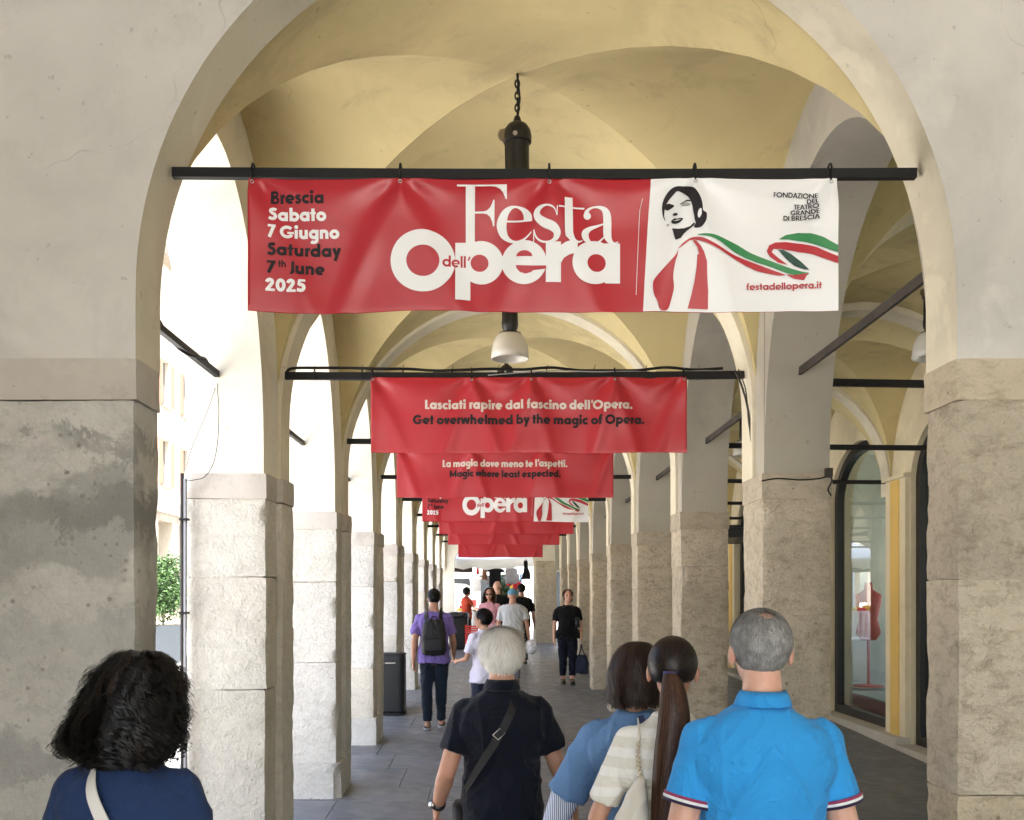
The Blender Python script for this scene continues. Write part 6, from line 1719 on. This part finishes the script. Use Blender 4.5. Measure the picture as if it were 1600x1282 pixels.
# ---------------------------------------------------------------- buildings round the square
M_fac = plaster('cream_facade', (.40, .35, .27), (.5, .43, .34), .4, scale=.3, bmp=.004, cracks=False); M_fac2 = plaster('pale_facade', (.55, .52, .46), (.5, .46, .4), .4, scale=.3, bmp=.004, cracks=False)
M_shut = plain('terracotta_shutter', (.27, .155, .10), .7); M_stn = plaster('weathered_cornice', (.22, .19, .15), (.22, .2, .17), .7, scale=1, bmp=.004, cracks=False); M_pane = plain('dark_pane', (.04, .05, .06), .08)
M_roof = plain('roof_tiles', (.30, .14, .09), .8, var=.3)
def house(label, axis, c, lo, hi, hgt, mat, bays, seed, z0=0.0, floor0=6.2, depth=10, back=1, arcade=True):
    """a long facade in the plane axis = c, facing back toward the arcade"""
    B = empty('building', label, 'building', (c, (lo + hi) / 2, z0) if axis == 'x' else ((lo + hi) / 2, c, z0))
    def bx(name, s0, s1, t0, t1, za, zb, m, par=B):
        mb = MB()
        if axis == 'x': mb.box(min(c - back * t1, c - back * t0), max(c - back * t1, c - back * t0), s0, s1, za, zb)
        else: mb.box(s0, s1, min(c + back * t0, c + back * t1), max(c + back * t0, c + back * t1), za, zb)
        return mb.obj(name, m, par)
    step = (hi - lo) / bays; ww = step * .36
    zs = [floor0 + .7 + 3.6 * k for k in range(int((hgt - floor0) / 3.6))]
    # the wall: piers and spandrels round real openings
    mb = MB()
    def add(s0, s1, t0, t1, za, zb):
        if axis == 'x': mb.box(min(c - back * t1, c - back * t0), max(c - back * t1, c - back * t0), s0, s1, za, zb)
        else: mb.box(s0, s1, min(c + back * t0, c + back * t1), max(c + back * t0, c + back * t1), za, zb)
    zc = floor0
    for z in zs: add(lo, hi, 0, .5, zc, z); zc = z + 2.1
    add(lo, hi, 0, .5, zc, hgt)
    for z in zs:
        for i in range(bays + 1):
            s0 = lo + i * step - (step - ww) / 2; s1 = s0 + (step - ww); add(max(lo, s0), min(hi, s1), 0, .5, z + .001, z + 2.099)
    add(lo, hi, .5, depth, floor0, hgt - .01); add(lo, hi, 3.2, depth, z0 - 1, floor0 - .01)
    mb.obj('wall', mat, B)
    bx('cornice', lo - .2, hi + .2, -.55, .1, hgt, hgt + .5, M_stn); bx('string_course', lo, hi, -.10, .02, floor0 - .55, floor0 - .02, M_stn); bx('soffit', lo, hi, -.02, 3.2, floor0 - .9, floor0 - .56, M_stn)
    bx('roof', lo - .3, hi + .3, -.7, depth, hgt + .5, hgt + .9, M_roof)
    if arcade:
        for i in range(0, bays + 1): bx('arcade_pier', lo + i * step - .45, lo + i * step + .45, 0, .7, z0 - 1, floor0 - .9, mat)
        for z in (z0,): bx('shop_front', lo + .5, hi - .5, 3.12, 3.19, z0, floor0 - 1.6, M_pane)
    for z in zs:
        for i in range(bays):
            m = lo + (i + .5) * step
            wn = bx('window', m - ww / 2, m + ww / 2, .22, .26, z, z + 2.1, M_pane)
            bx('sill', m - ww / 2 - .12, m + ww / 2 + .12, -.14, .2, z - .10, z - .001, M_stn, wn)
            for sg_ in (-1, 1):
                a_ = m + sg_ * (ww / 2 + ww * .27); sh = bx('shutter', a_ - ww * .25, a_ + ww * .25, -.065, -.003, z + .02, z + 2.08, M_shut, B)
                for k in range(5): pass
                lb = MB()
                for k in range(20):
                    zz = z + .12 + k * .095
                    if axis == 'x': lb.box(c + back * .066, c + back * .085, a_ - ww * .21, a_ + ww * .21, zz, zz + .05)
                    else: lb.box(a_ - ww * .21, a_ + ww * .21, c - back * .085, c - back * .066, zz, zz + .05)
                tag(lb.obj('louvre', M_shut, sh), kind='stuff')
    return B
house('cream building with terracotta shutters across the square, seen past the left pier', 'x', -15.0, 30, 66, 17, M_fac, 12, 1, sqz(45), 6.3)
house('pale building at the far end of the street behind the market', 'y', 62, -14, 26, 14, M_fac2, 10, 2, mz(62), 5.2, arcade=True)
house('pale building far to the left, side on to the square', 'x', -34.0, -30, 28, 15, M_fac2, 16, 3, sqz(0), 5.5)
# ---------------------------------------------------------------- tree in a pot
def leafy(name, label, cat, base, rx, rz, n, seed, leaf, mats, trunk=True, stems=3):
    T_ = empty(name, label, cat, base); rnd = random.Random(seed); base = Vector(base)
    mbt = MB()
    for k in range(stems):
        a = 2 * math.pi * k / stems; mbt.tube(smooth_open([tuple(base), tuple(base + V(.05 * math.cos(a), .05 * math.sin(a), rz * .6)), tuple(base + V(rx * .4 * math.cos(a), rx * .4 * math.sin(a), rz * 1.3))], 4), [.03 - .002 * i for i in range(9)], 7)
    mbt.obj('trunk', M_twig, T_, True)
    vs = []; fs = []; mi = []
    cl = [(V(rnd.gauss(0, .5), rnd.gauss(0, .5), rnd.gauss(0, .5)), rnd.uniform(.3, .5)) for _ in range(34)]
    for i in range(n):
        c, r_ = cl[i % len(cl)]; c = c if c.length < 1 else c.normalized(); v = V(rnd.gauss(0, 1), rnd.gauss(0, 1), rnd.gauss(0, 1)).normalized() * r_ * rnd.random() ** .35
        p = c * .78 + v; q = base + V(p.x * rx, p.y * rx, rz + p.z * rz * .95)
        d = V(rnd.gauss(0, 1), rnd.gauss(0, 1), rnd.gauss(-.3, .7)).normalized(); s_ = d.cross(V(rnd.gauss(0, 1), rnd.gauss(0, 1), 1)).normalized(); l_ = leaf * rnd.uniform(.6, 1.3); b = len(vs); up = d.cross(s_) * l_ * .12
        vs += [q, q + d * l_ * .5 + s_ * l_ * .28 + up, q + d * l_, q + d * l_ * .5 - s_ * l_ * .28 + up]; fs += [(b, b + 1, b + 2), (b, b + 2, b + 3)]; k = rnd.choice((0, 0, 1)); mi += [k, k]
    o = mesh('foliage', vs, fs, mats, T_, False, mi); o['kind'] = 'stuff'; return T_
M_leaf = plain('leaf_green', (.024, .060, .012), .5, var=.2); M_leaf2 = plain('leaf_light_green', (.045, .095, .02), .5, var=.2)
pd = 27.0; px_ = at(255, pd); gz = sqz(pd)
pot = empty('planter', 'tall square grey planter holding the green bush across the square', 'planter', (px_, pd, gz))
M_pot = plain('grey_planter_resin', (.022, .029, .037), .5)
vs = []; 
for z, r_ in ((0, .42), (1.0, .55), (1.0, .48), (.90, .47)):
    for k in range(4): a = R(45 + 90 * k + 28); vs.append(V(px_ + r_ * 1.2 * math.cos(a), pd + r_ * 1.2 * math.sin(a), gz + z))
mesh('pot', vs, [(3, 2, 1, 0)] + [(i * 4 + k, i * 4 + (k + 1) % 4, i * 4 + 4 + (k + 1) % 4, i * 4 + 4 + k) for i in range(3) for k in range(4)], M_pot, pot)
mesh('soil', [vs[12], vs[13], vs[14], vs[15]], [(0, 1, 2, 3)], M_joint, pot)
leafy('bush', 'dense green bush growing in the grey planter seen past the left pier', 'bush', (px_, pd, gz + .9), .72, 1.02, 9000, 4, .09, [M_leaf, M_leaf2])
leafy('potted_plant', 'green plant standing behind the market stall', 'plant', (at(789, 31.5), 31.5, mz(31.5) + .6), .45, .7, 2500, 6, .10, [M_leaf, M_leaf2])
# ---------------------------------------------------------------- shop things
sg = empty('shop_sign', 'dark projecting shop canopy box high on the right aisle wall', 'shop sign', (X(XW) - .4, Y(6.9), Z(700)))
a = P(1178, 830, 6.6)
MB().box(X(XW) - .75, X(XW) - .02, Y(6.3), Y(7.1), Z(600), Z(690)).obj('sign_box', M_frame, sg); MB().box(X(XW) - .80, X(XW) - .02, Y(6.25), Y(7.15), Z(690), Z(715)).obj('sign_cap', M_frame, sg)
# window display: red mannequin with a white strip, on a stand
M_man = plain('red_display_fabric', (.45, .02, .02), .5); M_disp = plain('pale_display_plinth', (.45, .47, .44), .5)
mx, my = X(XW) + .75, Y(5.42); gz_ = fz(my)
mn = empty('dress_form', 'red dress form on a stand inside the nearest full shop window', 'dress form', (mx, my, gz_))
mb = MB(); loft(mb, [(gz_ + .95, .10, .08, mx, my), (gz_ + 1.05, .17, .12, mx, my), (gz_ + 1.25, .13, .10, mx, my), (gz_ + 1.45, .17, .13, mx, my), (gz_ + 1.58, .18, .10, mx, my), (gz_ + 1.66, .06, .06, mx, my), (gz_ + 1.76, .05, .05, mx, my)]); mb.obj('torso', M_man, mn, True)
mb = MB(); mb.tube([V(mx, my, gz_ + .3), V(mx, my, gz_ + .96)], .02, 10); mb.lathe([(0, .33), (.2, .32), (.22, .30), (0, .3)], V(mx, my, gz_), 20); mb.obj('stand', M_man, mn)
dp = empty('display_plinth', 'low display platform with a red front inside the shop window', 'display platform', (mx, my, gz_)); MB().box(X(XW) + .35, X(XW) + 1.6, Y(4.5), Y(5.9), gz_ + .0, gz_ + .26).obj('platform', M_disp, dp); MB().box(X(XW) + .335, X(XW) + .349, Y(4.5), Y(5.9), gz_ + .0, gz_ + .24).obj('red_front', M_man, dp)
rk = empty('clothes_rail', 'clothes rail with garments inside the second shop window', 'clothes rail', (X(XW) + 1.2, Y(4.0), fz(Y(4))))
mb = MB(); z_ = fz(Y(4)); mb.tube([V(X(XW) + 1.2, Y(3.45), z_ + .0), V(X(XW) + 1.2, Y(3.45), z_ + 1.6), V(X(XW) + 1.2, Y(4.05), z_ + 1.6), V(X(XW) + 1.2, Y(4.05), z_)], .015, 8); mb.obj('rail', M_metal, rk)
for k in range(7):
    mb = MB(); yy = Y(3.5) + k * .2; loft(mb, [(z_ + .7, .22, .04, X(XW) + 1.2, yy), (z_ + 1.4, .22, .045, X(XW) + 1.2, yy), (z_ + 1.52, .08, .03, X(XW) + 1.2, yy)], 16); tag(mb.obj('shop_garment', (M_wht, M_gg, M_blk, M_ylw)[k % 4], None, True), ('white', 'grey', 'black', 'yellow')[k % 4] + ' garment on the clothes rail inside the shop', 'garment', 'garments on the shop rail')
